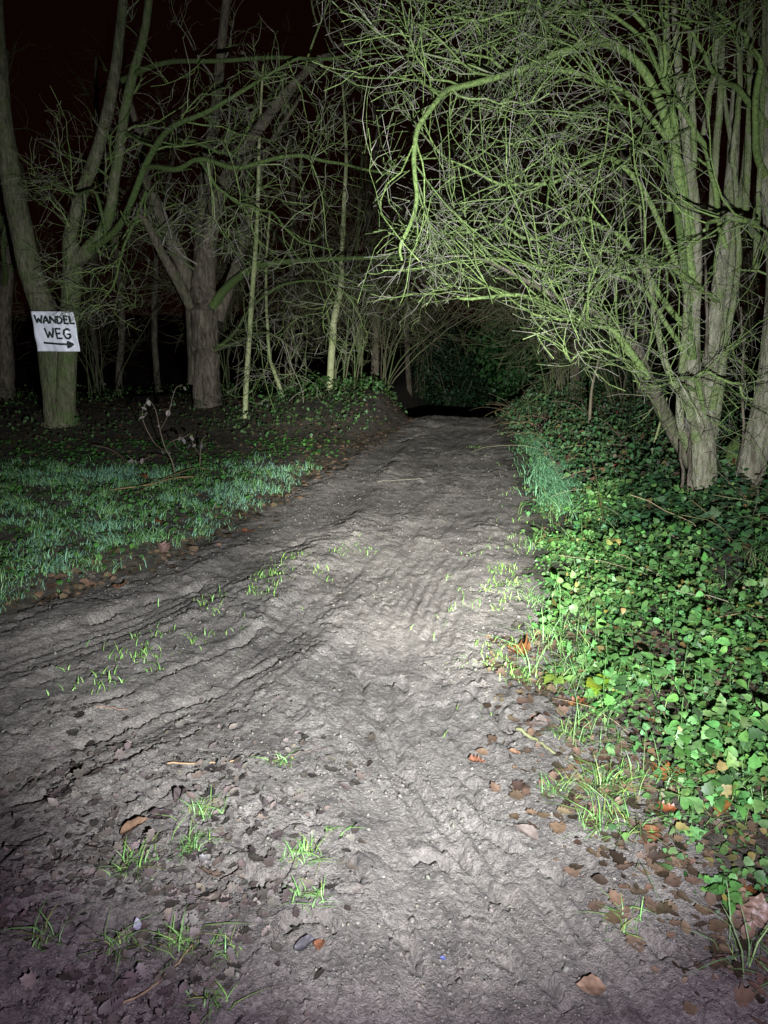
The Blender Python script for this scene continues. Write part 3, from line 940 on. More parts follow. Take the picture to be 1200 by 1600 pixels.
for i, (x, y, ns, hh, lean, lab) in enumerate(SHR):
    g0 = float(hz(np.array([x]), np.array([y]))[0])
    t = Tree('shrub', lab, (x, y, g0), 'bare shrubs around the lane mouth', 'shrub')
    for k in range(ns):
        a = rng.random() * 6.28
        bx, by = x + .35 * math.cos(a) * rng.random(), y + .5 * math.sin(a) * rng.random()
        h = hh * rng.uniform(.7, 1.15)
        dx = lean * h * rng.uniform(.2, 1.2) + rng.normal() * .8
        dy = rng.normal() * .6 - .3
        if k % 2 and k > 3:
            continue
        n = 14
        s = np.linspace(0, 1, n)
        droop = rng.uniform(.1, .55)
        C = np.stack([bx + dx * s ** 1.5, by + dy * s ** 1.4, g0 - .05 + h * (s * (1 + droop) - droop * s ** 2.6)], -1)
        C += np.cumsum(rng.normal(size=(n, 3)) * .018, 0)
        r = np.linspace(rng.uniform(.008, .014), .003, n)
        t.limb('stem', None, M_TWIG_D, sides=6, moss=rng.uniform(.2, .8), rough=.05, raw=(C, r))
    dz = -.20 if i in (0, 1, 3, 4, 5, 6) else -.08
    t.twigs([dict(k=13, length=(.4, 1.4), N=7, spread=(25, 65), wig=.2, bias=(.0, -.04, dz), t0=.25, rr=.5, rmin=.0045, rmax=.009, moss=(.1, .8), cull=above if y < 15 else None),
             dict(k=6, length=(.25, .8), N=5, spread=(20, 60), wig=.2, bias=(0, 0, dz), rr=.6, rmin=.0036, moss=(.1, .8))], M=14)
    t.finish(M_TWIG_D)

# ------------------------------------------------------------------ handwritten sign
def build_sign():
    ys = ya - .42
    c = at(86, 518, ys)
    W, H = rad(66, c) * 2, rad(61, c) * 2
    root = thing('sign', 'white handwritten sign with arrow fixed to the two-stemmed tree', 'sign', tuple(c))

    def wave(u, v):
        return -.010 * np.sin(u * 5.1 + .6) * (1 - .3 * v) - .007 * np.sin(v * 6 + u * 3) + .02 * u * u - .004 * np.sin(u * 17 + v * 5)

    def pos(u, v, off=0):     # u,v in -1..1
        x = u * W / 2 + .015 * v * -1
        z = v * H / 2 - .004 * u * W
        return np.stack([x, wave(u, v) - off, z], -1)
    n = 28
    u, v = np.meshgrid(np.linspace(-1, 1, n), np.linspace(-1, 1, n))
    f = pos(u.ravel(), v.ravel(), .002)
    b = pos(u.ravel(), v.ravel(), -.002)
    i = (np.arange(n - 1)[:, None] * n + np.arange(n - 1)[None]).ravel()
    q1 = np.stack([i, i + 1, i + n + 1, i + n], -1)
    V = np.vstack([f, b])
    m = n * n
    q2 = q1[:, ::-1] + m
    ring = np.concatenate([np.arange(n), np.arange(2 * n - 1, m, n), np.arange(m - 2, m - n - 1, -1), np.arange(m - 2 * n, 0, -n)])
    rn = np.roll(ring, -1)
    q3 = np.stack([ring, ring + m, rn + m, rn], -1)
    m1, N, L, P = new_mat('sign_sheet')
    tc = N.new('ShaderNodeTexCoord').outputs['Object']
    rp = ramp(N, [(.3, (.70, .68, .76)), (.7, (.84, .82, .90))])
    L.new(noise(N, L, 6, 5, .6, tc).outputs[0], rp.inputs[0])
    L.new(rp.outputs[0], P.inputs['Base Color'])
    P.inputs['Roughness'].default_value = .35
    link('sheet', mesh_np('sheet', V, [q1, q2, q3]), m1, root)
    m2, N, L, P = new_mat('sign_paint')
    P.inputs['Base Color'].default_value = (.006, .014, .012, 1)
    P.inputs['Roughness'].default_value = .5

    def stroke(name, lines, w=.05):
        g = Geo()
        for ln in lines:
            C = []
            for a, b2 in zip(ln[:-1], ln[1:]):
                k = 7
                for s in np.linspace(0, 1, k)[:-1]:
                    C.append((a[0] + (b2[0] - a[0]) * s, a[1] + (b2[1] - a[1]) * s))
            C.append(ln[-1])
            C = np.array(C, float)
            C += .010 * np.stack([perlin(np.arange(len(C)) * .35, C[:, 0] * 3, 4), perlin(np.arange(len(C)) * .35, C[:, 1] * 3, 9)], -1)
            tg = np.gradient(C, axis=0)
            tg /= np.linalg.norm(tg, axis=1, keepdims=True) + 1e-9
            nrm = np.stack([-tg[:, 1], tg[:, 0]], -1)
            ww = w * (1 + .25 * perlin(np.arange(len(C)) * .4, C[:, 0] * 5, 12))[:, None]
            C[0] -= tg[0] * w * .4
            C[-1] += tg[-1] * w * .4
            a_, b_ = C + nrm * ww, C - nrm * ww
            nn = len(C)
            P2 = np.vstack([a_, b_])
            fr = pos(P2[:, 0], P2[:, 1], .0045)
            bk = pos(P2[:, 0], P2[:, 1], .001)
            i = np.arange(nn - 1)
            q = np.stack([i + nn, i + nn + 1, i + 1, i], -1)
            sa = np.stack([i, i + 1, i + 1 + 2 * nn, i + 2 * nn], -1)
            sb = np.stack([i + nn, i + 3 * nn, i + 1 + 3 * nn, i + 1 + nn], -1)
            g.add(np.vstack([fr, bk]), None, np.vstack([q, sa, sb]))
        link(name, g.mesh(name), m2, root)

    def L_(x0, x1, y0, y1, lines, nm):
        stroke(nm, [[(x0 + (x1 - x0) * p[0], y0 + (y1 - y0) * p[1]) for p in ln] for ln in lines], .047)
    Wl = [[(0, 1), (.25, 0), (.5, .62), (.75, 0), (1, 1)]]
    El = [[(.9, 1), (0, 1), (0, 0), (1, 0)], [(0, .5), (.75, .52)]]
    y0, y1 = .42, .80
    L_(-.86, -.52, y0, y1, Wl, 'letter')
    L_(-.48, -.22, y0 - .02, y1 - .03, [[(0, 0), (.45, 1), (1, 0)], [(.2, .35), (.8, .35)]], 'letter')
    L_(-.14, .12, y0 - .01, y1 - .04, [[(0, 0), (0, 1), (1, 0), (1, 1)]], 'letter')
    L_(.20, .42, y0 - .02, y1 - .05, [[(0, 0), (0, 1), (.6, .92), (1, .55), (.7, .1), (0, 0)]], 'letter')
    L_(.50, .68, y0 - .02, y1 - .03, El, 'letter')
    L_(.76, .94, y0 - .02, y1 - .03, [[(0, 1), (0, 0), (1, .02)]], 'letter')
    y0, y1 = -.32, .14
    L_(-.50, -.06, y0, y1 + .02, Wl, 'letter')
    L_(.06, .30, y0 - .02, y1, El, 'letter')
    L_(.40, .68, y0 - .03, y1, [[(1, .85), (.65, 1), (.2, .85), (0, .45), (.25, .05), (.7, .0), (1, .2), (1, .45), (.6, .45)]], 'letter')
    stroke('arrow', [[(-.62, -.57), (-.1, -.61), (.55, -.65), (.72, -.66)], [(.52, -.50), (.74, -.65), (.50, -.80), (.52, -.52)], [(.56, -.58), (.64, -.66), (.56, -.72)]], .05)
    # two cords that tie it to the stems
    m3, N, L, P = new_mat('sign_nail')
    P.inputs['Base Color'].default_value = (.05, .05, .05, 1)
    P.inputs['Metallic'].default_value = .8
    for uu, vv in ((-.12, .9), (.55, .86), (.1, -.9)):
        p = pos(np.array([uu]), np.array([vv]), 0)[0]
        Cn = np.array([p + np.array([0, -.006, 0]), p + np.array([0, .08, 0]), p + np.array([0, .34, 0])])
        vtx, q, t3, cc = tubes(Cn[None], np.array([[.008, .006, .004]]), 6)
        g = Geo()
        g.add(vtx, t3, q, cc)
        link('nail', g.mesh('nail'), m3, root)


build_sign()

# ------------------------------------------------------------------ leaf templates and scatter
def tmpl(outline, fold=.15, curl=.1, veins=1):
    """half outline (x along the leaf 0..1, y half width) -> folded leaf, tip at x=1"""
    o = np.array(outline, float)
    n = len(o)
    mid = np.stack([o[:, 0], np.zeros(n), -curl * o[:, 0] ** 2], -1)
    l = np.stack([o[:, 0], o[:, 1], fold * o[:, 1] - curl * o[:, 0] ** 2], -1)
    r_ = l * np.array([1, -1, 1])
    V = np.vstack([mid, l, r_])
    i = np.arange(n - 1)
    t = []
    for k in i:
        for base, fl in ((n, 0), (2 * n, 1)):
            a, b, c, d = k, k + 1, base + k + 1, base + k
            tri = []
            if o[k, 1] > 1e-6:
                tri.append((a, c, d))
            if o[k + 1, 1] > 1e-6:
                tri.append((a, b, c))
            if o[k, 1] <= 1e-6 and o[k + 1, 1] <= 1e-6:
                tri = []
            for q in tri:
                t.append(q if not fl else q[::-1])
    return V, np.array(t)


NETTLE = tmpl([(0, 0), (.03, .20), (.12, .36), (.16, .32), (.26, .42), (.31, .36), (.42, .40), (.48, .32), (.58, .33), (.64, .24), (.74, .23), (.80, .14), (1, 0)], .22, .22)
NETTLE_S = tmpl([(0, .06), (.10, .38), (.20, .33), (.34, .42), (.44, .30), (.60, .32), (.70, .18), (1, 0)], .22, .22)
HEART = tmpl([(-.08, .16), (0, .34), (.18, .48), (.42, .44), (.70, .25), (1, 0)], .16, .2)
SIMPLE = tmpl([(0, 0), (.25, .34), (.6, .30), (1, 0)], .2, .2)
IVY = tmpl([(-.05, .18), (.16, .50), (.36, .30), (.52, .34), (1, 0)], .12, .12)
DIAM = tmpl([(0, 0), (.38, .34), (1, 0)], .2, .2)
ROUND = tmpl([(-.06, .22), (.3, .48), (.72, .26), (1, 0)], .16, .2)
OAK = tmpl([(0, .02), (.14, .05), (.22, .22), (.30, .12), (.40, .32), (.48, .16), (.58, .36), (.68, .20), (.80, .28), (.90, .12), (1, 0)], .25, -.2)
MAPLE = tmpl([(0, .02), (.04, .30), (.18, .52), (.26, .34), (.44, .60), (.52, .34), (.66, .30), (.78, .34), (.82, .16), (1, 0)], .2, -.25)
BEECH = tmpl([(0, 0), (.15, .20), (.4, .32), (.7, .24), (1, 0)], .35, -.3)


def rotm(az, pitch, roll):
    ca, sa, cp, sp, cr, sr = np.cos(az), np.sin(az), np.cos(pitch), np.sin(pitch), np.cos(roll), np.sin(roll)
    M = np.zeros((len(az), 3, 3))
    # Rz(az) * Ry(-pitch) * Rx(roll)
    M[:, 0, 0] = ca * cp
    M[:, 1, 0] = sa * cp
    M[:, 2, 0] = sp
    M[:, 0, 1] = -sa * cr - ca * sp * sr
    M[:, 1, 1] = ca * cr - sa * sp * sr
    M[:, 2, 1] = cp * sr
    M[:, 0, 2] = sa * sr - ca * sp * cr
    M[:, 1, 2] = -ca * sr - sa * sp * cr
    M[:, 2, 2] = cp * cr
    return M


def inst(g, T, pos, size, az, pitch, roll, col, bend=0):
    V, t = T
    n = len(pos)
    if n == 0:
        return
    M = rotm(az, pitch, roll)
    W = np.einsum('nij,vj->nvi', M, V) * size[:, None, None] + pos[:, None]
    off = (np.arange(n) * len(V))[:, None, None]
    g.add(W.reshape(-1, 3), (t[None] + off).reshape(-1, 3), None, np.repeat(col, len(V), 0))


def cols(n, base, var=.25, hue=.1, r=None):
    r = r or rng
    b = np.asarray(base, float)[None] * (1 + var * (r.random((n, 1)) * 2 - 1))
    return np.clip(b * (1 + hue * (r.random((n, 3)) * 2 - 1)), .002, 1)


def blades(g, pos, h, w, az, lean, col):
    """bent grass blades, three segments, pointed"""
    n = len(pos)
    s = np.array([0, .4, .75, 1.0])
    dx = np.cos(az)[:, None] * lean[:, None] * h[:, None] * s[None] ** 2
    dy = np.sin(az)[:, None] * lean[:, None] * h[:, None] * s[None] ** 2
    dz = h[:, None] * (s - .35 * lean[:, None] * s ** 2)
    C = pos[:, None] + np.stack([dx, dy, dz], -1)
    ta = az + math.pi / 2 + rng.normal(size=n) * .6
    sd = np.stack([np.cos(ta), np.sin(ta), np.zeros(n)], -1)[:, None]
    ww = (w[:, None] * np.array([.8, 1, .7, 0])[None])[..., None] * .5
    Lf, Rt = C - sd * ww, C + sd * ww
    V = np.concatenate([Lf[:, :3], Rt[:, :3], C[:, 3:]], 1)
    t = np.array([(0, 3, 4), (0, 4, 1), (1, 4, 5), (1, 5, 2), (2, 5, 6)])
    off = (np.arange(n) * 7)[:, None, None]
    g.add(V.reshape(-1, 3), (t[None] + off).reshape(-1, 3), None, np.repeat(col, 7, 0))


def put(x, y, dz=0.0):
    return np.stack([x, y, hz(x, y) + dz], -1)


# ------------------------------------------------------------------ grass on the left verge
def verge():
    n = 130000
    n = 260000
    x = rng.uniform(-7.5, .4, n)
    y = rng.uniform(3.4, 10.5, n)
    el = lx(y) - x
    far = np.array([flat(p, q) for p, q in ((-300, 735), (0, 728), (150, 735), (300, 736), (380, 728), (480, 728), (560, 740))])
    ymax = np.interp(x, far[np.argsort(far[:, 0]), 0], far[np.argsort(far[:, 0]), 1])
    pn = fbm(x * 1.3, y * 1.3, 3, 200)
    p2 = fbm(x * 3.5, y * 3.5, 2, 210)
    edge = el + .25 * fbm(x * 2.2, y * 2.2, 3, 205)
    p3 = fbm(x * 9, y * 9, 2, 215)
    dens = sstep(.02, .30, edge) * sstep(.1, -.4, y - ymax + .5 * pn) * np.clip(.42 + 1.1 * pn + 1.2 * p2 + .9 * p3, .02, 1)
    m = rng.random(n) < dens * .85
    x, y, pn, p2 = x[m], y[m], pn[m], p2[m]
    n = len(x)
    g = Geo()
    h = rng.uniform(.02, .085, n) * (1 + 1.1 * p2)
    w = rng.uniform(.003, .006, n)
    az = 6.28 * perlin(x * 5, y * 5, 218) + rng.normal(size=n) * 1.1
    base = np.where((pn + .4 * rng.normal(size=n) > .1)[:, None], np.array([[.17, .33, .22]]), np.array([[.17, .31, .11]]))
    c = cols(n, (1, 1, 1), .35, .12) * base
    blades(g, put(x, y, -.004), h, w, az, rng.uniform(.3, 1.6, n), c)
    o = link('grass', g.mesh('grass'), M_GRASS)
    tag(o, 'short bluish green grass on the left verge', 'grass', kind='stuff')
    # low clover-like leaves between the blades
    n = 22000
    x = rng.uniform(-6.5, .2, n)
    y = rng.uniform(3.6, 9.5, n)
    el = lx(y) - x
    m = (rng.random(n) < sstep(.05, .4, el) * np.clip(.4 - 1.1 * fbm(x * 1.3, y * 1.3, 3, 200), 0, .8))
    x, y = x[m], y[m]
    n = len(x)
    g = Geo()
    inst(g, ROUND, put(x, y, rng.uniform(.005, .05, n)), rng.uniform(.02, .05, n), rng.random(n) * 6.28, rng.normal(size=n) * .35, rng.normal(size=n) * .35, cols(n, (.05, .13, .03), .4, .15))
    o = link('verge_weeds', g.mesh('verge_weeds'), M_LEAF)
    tag(o, 'low round-leaved weeds among the grass of the left verge', 'weeds', kind='stuff')


verge()


# strip of grass along the right edge of the lane
def right_strip():
    ctr = np.array([flat(*q) for q in ((836, 690), (850, 720), (866, 760), (882, 790), (893, 806))])
    n = 7000
    k = rng.random(n) * (len(ctr) - 1)
    i = k.astype(int)
    f = (k - i)[:, None]
    p = ctr[i] * (1 - f) + ctr[np.minimum(i + 1, len(ctr) - 1)] * f
    x = p[:, 0] + rng.normal(size=n) * .11
    y = p[:, 1] + rng.normal(size=n) * .2
    kp = fbm(x * 5, y * 5, 2, 260) > -.12
    x, y = x[kp], y[kp]
    n = len(x)
    g = Geo()
    blades(g, put(x, y), rng.uniform(.06, .15, n), rng.uniform(.004, .007, n), rng.random(n) * 6.28, rng.uniform(.4, 1.5, n), cols(n, (.13, .28, .14), .35, .1))
    o = link('grass', g.mesh('grass'), M_GRASS)
    tag(o, 'bluish strip of grass along the right edge of the lane', 'grass', kind='stuff')
    # seedlings along the lane's middle ridge and edges
    g = Geo()
    lines = [[(150, 1070), (230, 1030), (330, 975), (400, 935), (480, 890), (560, 860)], [(745, 880), (770, 920), (765, 1000), (800, 1060), (830, 1110)], [(800, 720), (820, 800), (810, 880), (800, 950)]]
    for ln, num, sp in zip(lines, (900, 700, 500), (.13, .12, .10)):
        L = np.array([flat(*q) for q in ln])
        k = rng.random(num) * (len(L) - 1)
        i = k.astype(int)
        f = (k - i)[:, None]
        p = L[i] * (1 - f) + L[i + 1] * f
        x = p[:, 0] + rng.normal(size=num) * sp
        y = p[:, 1] + rng.normal(size=num) * sp
        keep = fbm(x * 4, y * 4, 2, 240) > .08
        x, y = x[keep], y[keep]
        blades(g, put(x, y), rng.uniform(.02, .055, len(x)), rng.uniform(.003, .006, len(x)), rng.random(len(x)) * 6.28, rng.uniform(.3, 1.3, len(x)), cols(len(x), (.15, .27, .06), .3, .12))
    o = link('seedling_grass', g.mesh('seedling_grass'), M_GRASS)
    tag(o, 'sparse young grass sprouting along the middle ridge of the lane', 'grass', kind='stuff')


right_strip()

# ------------------------------------------------------------------ grass tufts one can point at
TUFTS = [
    (955, 1235, 85, .13, 'largest fresh grass tuft at the right edge of the mud'),
    (948, 1300, 60, .12, 'grass tuft just below the largest tuft on the right'),
    (868, 1245, 34, .12, 'thin grass tuft left of the largest tuft on the right'),
    (318, 1282, 46, .09, 'bright grass tuft beside the dark curled leaves'),
    (297, 1345, 34, .11, 'narrow grass tuft below the dark curled leaves'),
    (212, 1375, 44, .09, 'wide yellowish grass tuft in the left leaf litter'),
    (475, 1352, 36, .09, 'grass tuft at the left border of the bare track'),
    (487, 1425, 26, .08, 'small grass tuft beside the lower left leaf hollow'),
    (278, 1490, 30, .12, 'tall thin grass tuft above the lowest left stick'),
    (190, 1495, 20, .10, 'small grass tuft left of the tall thin one'),
    (355, 1500, 22, .08, 'short grass tuft right of the tall thin one'),
    (76, 1492, 14, .13, 'few long grass blades near the lower left edge'),
    (440, 1205, 16, .09, 'little grass tuft near the broken stick end'),
    (975, 1445, 22, .09, 'lone grass tuft in the mud at lower right'),
    (330, 1570, 24, .08, 'grass tuft at the bottom beside the lowest left stick'),
    (525, 1310, 12, .06, 'tiny grass tuft on the bare track left border'),
    (905, 1060, 60, .13, 'bluish grass tuft in front of the bright nettles'),
    (890, 1160, 34, .09, 'grass tuft between nettles and brown leaves'),
    (740, 697, 40, .07, 'flat bright grass tuft far out on the lane'),
    (815, 1075, 30, .10, 'grass tuft at the left foot of the bright nettles'),
]
for px, py, n, h, lab in TUFTS:
    b = hit(px, py)
    g = Geo()
    n = int(n * 1.9)
    s = .033 * math.sqrt(n / 60) * (1 if py > 800 else 1.6)
    x = b[0] + np.clip(rng.normal(size=n), -1.7, 1.7) * s
    y = b[1] + np.clip(rng.normal(size=n), -1.7, 1.7) * s * .8
    blades(g, put(x, y, -.004), (.2 + .8 * rng.random(n) ** 1.5) * h * .8, rng.uniform(.002, .0042, n), rng.random(n) * 6.28, rng.uniform(.4, 2.0, n), cols(n, (.12, .23, .06), .4, .16) * np.where(rng.random((n, 1)) < .15, np.array([[1.5, .95, .9]]), 1))
    o = link('grass_tuft', g.mesh('grass_tuft', b), M_GRASS, loc=tuple(b))
    tag(o, lab, 'grass', 'grass tufts on and beside the lane')

# ------------------------------------------------------------------ plant cover right of the lane
def cover():
    def region(n, y0, y1, xw):
        y = rng.uniform(y0, y1, n)
        x = rx(y) + rng.uniform(-.05, xw, n)
        return x, y

    sc_ = np.array([flat(*q) for q in ((836, 690), (850, 720), (866, 760), (882, 790), (893, 806))])

    def off_strip(x, y):      # the grass strip keeps its ground
        dmin = np.min(np.hypot(x[:, None] - sc_[None, :, 0], (y[:, None] - sc_[None, :, 1]) * .45), axis=1)
        return sstep(.10, .28, dmin)

    def layer(name, lab, T, n, y0, y1, xw, size, hgt, base, edge0, var=.4, dens_seed=300, thr=-.15, mat=M_LEAF, flatn=.4, dfun=None):
        x, y = region(n, y0, y1, xw)
        er = x - rx(y) + .18 * fbm(x * 2.5, y * 2.5, 3, 305)
        d = sstep(edge0, edge0 + .3, er) * sstep(thr - .12, thr + .2, fbm(x * 1.1, y * 1.1, 3, dens_seed))
        if dfun is not None:
            d = d * dfun(x, y)
        m = rng.random(n) < d
        x, y, er = x[m], y[m], er[m]
        n = len(x)
        top = hgt * sstep(edge0, edge0 + .8, er) * (.6 + .5 * fbm(x * 2.4, y * 2.4, 2, 310)) + .03
        z = top * rng.random(n) ** .55
        g = Geo()
        inst(g, T, put(x, y, 0) + np.stack([x * 0, x * 0, z], -1), size[0] + (size[1] - size[0]) * rng.random(n) ** 1.7, rng.random(n) * 6.28, rng.normal(size=n) * flatn, rng.normal(size=n) * flatn, cols(n, base, var, .2) * np.where(rng.random((n, 1)) < .05, np.array([[1.9, .75, .8]]), 1))
        o = link(name, g.mesh(name), mat)
        tag(o, lab, 'plants', kind='stuff')

    layer('bank_litter', 'brown dead leaves hanging in the brambles of the right bank', DIAM, 5000, 6.0, 13.5, 4.0, (.03, .07), .45, (.06, .043, .03), .2, thr=-.4, dens_seed=345, flatn=.8, mat=M_DEAD)
    near = lambda x, y: np.clip(1.2 - .6 * (x - rx(y)), .12, 1) * sstep(-.2, .2, fbm(x * 2.6, y * 2.6, 2, 320))
    layer('nettle_cover', 'bright green nettle leaves crowding the right edge of the lane', NETTLE_S, 40000, 1.6, 6.2, 2.4, (.018, .062), .30, (.072, .15, .042), .02, var=.65, dfun=near, flatn=.6)
    layer('ground_ivy', 'small rounded green leaves low among the nettles', ROUND, 24000, 1.45, 6.5, 2.6, (.010, .036), .12, (.075, .15, .05), .0, thr=-.2)
    layer('ivy_cover', 'dark glossy ivy carpeting the bank under the many-stemmed tree', IVY, 18000, 4.4, 9.5, 4.2, (.035, .08), .30, (.045, .10, .04), .30, thr=-.3, dens_seed=330, dfun=off_strip)
    layer('bramble_cover', 'dim bramble leaves heaped along the right side toward the lane mouth', DIAM, 30000, 6.0, 14, 4.5, (.03, .075), .50, (.06, .115, .045), .10, dfun=off_strip, thr=-.35, dens_seed=340, flatn=.7)
    # grass blades between the leaves
    g = Geo()
    n = 16000
    x, y = region(n, 1.5, 6.5, 1.8)
    kk = (rng.random(n) < .75 * sstep(-.05, .35, fbm(x * 2.1, y * 2.1, 3, 360))) & (x - rx(y) + .15 * fbm(x * 3, y * 3, 2, 361) > .0)
    x, y = x[kk], y[kk]
    n = len(x)
    blades(g, put(x, y), rng.uniform(.04, .2, n), rng.uniform(.002, .0045, n), rng.random(n) * 6.28, rng.uniform(.4, 1.7, n), cols(n, (.14, .24, .08), .4, .2))
    o = link('grass', g.mesh('grass'), M_GRASS)
    tag(o, 'thin grass blades scattered among the leaves right of the lane', 'grass', kind='stuff')
    # brown runners and stalks woven through
    g = Geo()
    n = 2600
    x, y = region(n, 2.6, 13, 3.8)
    kk = rng.random(n) < np.clip(.12 + .28 * (y - 4) / 4 + .35 * (x - rx(y) - .8), .05, 1)
    x, y = x[kk], y[kk]
    n = len(x)
    m = x - rx(y) > .3
    x, y = x[m], y[m]
    n = len(x)
    az = rng.random(n) * 6.28
    L = rng.uniform(.2, .9, n)
    N = 7
    P = np.zeros((n, N, 3))
    P[:, 0] = put(x, y, .01)
    d = np.stack([np.cos(az), np.sin(az), rng.uniform(.2, 1.3, n)], -1)
    d = unit(d)
    for s in range(1, N):
        P[:, s] = P[:, s - 1] + d * (L / (N - 1))[:, None]
        d = unit(d + rng.normal(size=d.shape) * .15 + np.array([0, 0, -.16]))
    Rr = np.repeat(rng.uniform(.0018, .004, n)[:, None], N, 1) * np.linspace(1, .6, N)
    v, q, t, cc = tubes(P, Rr, 3, cols(n, (.15, .115, .07), .5, .2))
    g.add(v, t, q, cc)
    o = link('dead_stalks', g.mesh('dead_stalks'), M_STICK)
    tag(o, 'thin brown stalks and runners woven through the right bank', 'stalks', kind='stuff')


cover()


# left bank undergrowth below the trees
def left_bank():
    g = Geo()
    n = 34000
    x = rng.uniform(-11, .8, n)
    y = rng.uniform(9.0, 17, n)
    el = lx(y) - x
    d = sstep(.1, .5, el) * np.clip(.08 + .65 * (el < 2.2) + .9 * fbm(x * .9, y * .9, 3, 400), 0, 1) * sstep(9.2, 10.6, y + .25 * np.abs(x + 1))
    m = rng.random(n) < d
    x, y = x[m], y[m]
    n = len(x)
    z = rng.random(n) ** .7 * (.10 + .22 * np.clip(fbm(x * 1.5, y * 1.5, 2, 410) + .4, 0, 1))
    inst(g, DIAM, put(x, y) + np.stack([x * 0, x * 0, z], -1), rng.uniform(.03, .07, n), rng.random(n) * 6.28, rng.normal(size=n) * .7, rng.normal(size=n) * .7, cols(n, (.05, .095, .03), .6, .2))
    o = link('bank_bramble', g.mesh('bank_bramble'), M_LEAF)
    tag(o, 'dim low brambles covering the left bank under the trees', 'plants', kind='stuff')


left_bank()

# ------------------------------------------------------------------ leaf litter
def litter():
    spec = [
        # name, label, n, polygon in px (as flat ground), size, colour
        ('leaf_litter', 'wet dark leaf scraps trodden into the mud at lower left', 9000, (-1.6, -.02, 1.25, 3.0), (.008, .046), (.075, .06, .053)),
        ('leaf_litter', 'wet brown leaf scraps along the right edge of the mud', 7000, (.35, 2.4, 1.2, 3.6), (.015, .055), (.065, .042, .028)),
        ('leaf_litter', 'brown leaf scraps lining the left verge and bank', 26000, (-5, .7, 4.0, 13), (.03, .075), (.085, .055, .035)),
        ('leaf_litter', 'dead leaves under the plants of the right bank', 7000, (.8, 4.5, 3.0, 12), (.03, .075), (.075, .05, .03)),
    ]
    for i, (nm, lab, n, (x0, x1, y0, y1), sz, base) in enumerate(spec):
        x = rng.uniform(x0, x1, n)
        y = rng.uniform(y0, y1, n)
        if i == 0:
            c = np.array([-.75, 1.75])
            d = np.exp(-(((x - c[0]) / .65) ** 2 + ((y - c[1]) / .75) ** 2)) * (x < -.12 + .1 * (y - 1.5)) * np.clip(.5 + 1.6 * fbm(x * 3, y * 3, 2, 500), .05, 1)
        elif i == 1:
            e = x - rx(y)
            d = sstep(-.3, .1, e) * sstep(1.6, .5, e)
        elif i == 2:
            e = lx(y) - x
            d = np.exp(-((e - .12) / .22) ** 2) * .9 + .35 * sstep(8, 10, y) * (e > .1) + .12 * (e > .1)
        else:
            d = .7 * (x - rx(y) > .2)
        m = rng.random(n) < d
        x, y = x[m], y[m]
        n = len(x)
        g = Geo()
        k = rng.random(n)
        pos = put(x, y, .006)
        for T, a, b in (((OAK, 0, .45), (BEECH, .45, .65), (MAPLE, .65, 1.01)) if i < 2 else ((ROUND, 0, .4), (DIAM, .4, 1.01))):
            s = (k >= a) & (k < b)
            c = int(s.sum())
            inst(g, T, pos[s], sz[0] + (sz[1] - sz[0]) * rng.random(c) ** 1.6, rng.random(c) * 6.28, rng.normal(size=c) * .2, rng.normal(size=c) * .22, cols(c, base, .75, .08))
        o = link(nm, g.mesh(nm), M_DEAD)
        tag(o, lab, 'leaf litter', kind='stuff')


litter()

def crumple(T, seed, amt=.07):
    """finer copy of a leaf with waves and a curl of its own"""
    V, t = T
    V = V.copy()
    for _ in range(2):
        mid = {}
        nv = list(V)
        nt = []

        def m(a, b):
            k = (min(a, b), max(a, b))
            if k not in mid:
                mid[k] = len(nv)
                nv.append((V[a] + V[b]) / 2)
            return mid[k]
        for a, b, c in t:
            ab, bc, ca = m(a, b), m(b, c), m(c, a)
            nt += [(a, ab, ca), (ab, b, bc), (ca, bc, c), (ab, bc, ca)]
        V, t = np.array(nv), np.array(nt)
    g = np.random.default_rng(seed)
    cx, cy = g.normal() * .35, g.normal() * .9 + .3
    V[:, 2] += cx * (V[:, 0] - .5) ** 2 + cy * V[:, 1] ** 2 + amt * (perlin(V[:, 0] * 4, V[:, 1] * 4, seed) + .5 * perlin(V[:, 0] * 9, V[:, 1] * 9, seed + 3))
    V[:, 1] += .05 * np.sin(V[:, 0] * 5 + seed)
    V[:, 1] *= 1 + .12 * perlin(V[:, 0] * 6, V[:, 1] * 0 + seed, seed)
    V[:, 2] -= V[:, 2].min()
    return V, t


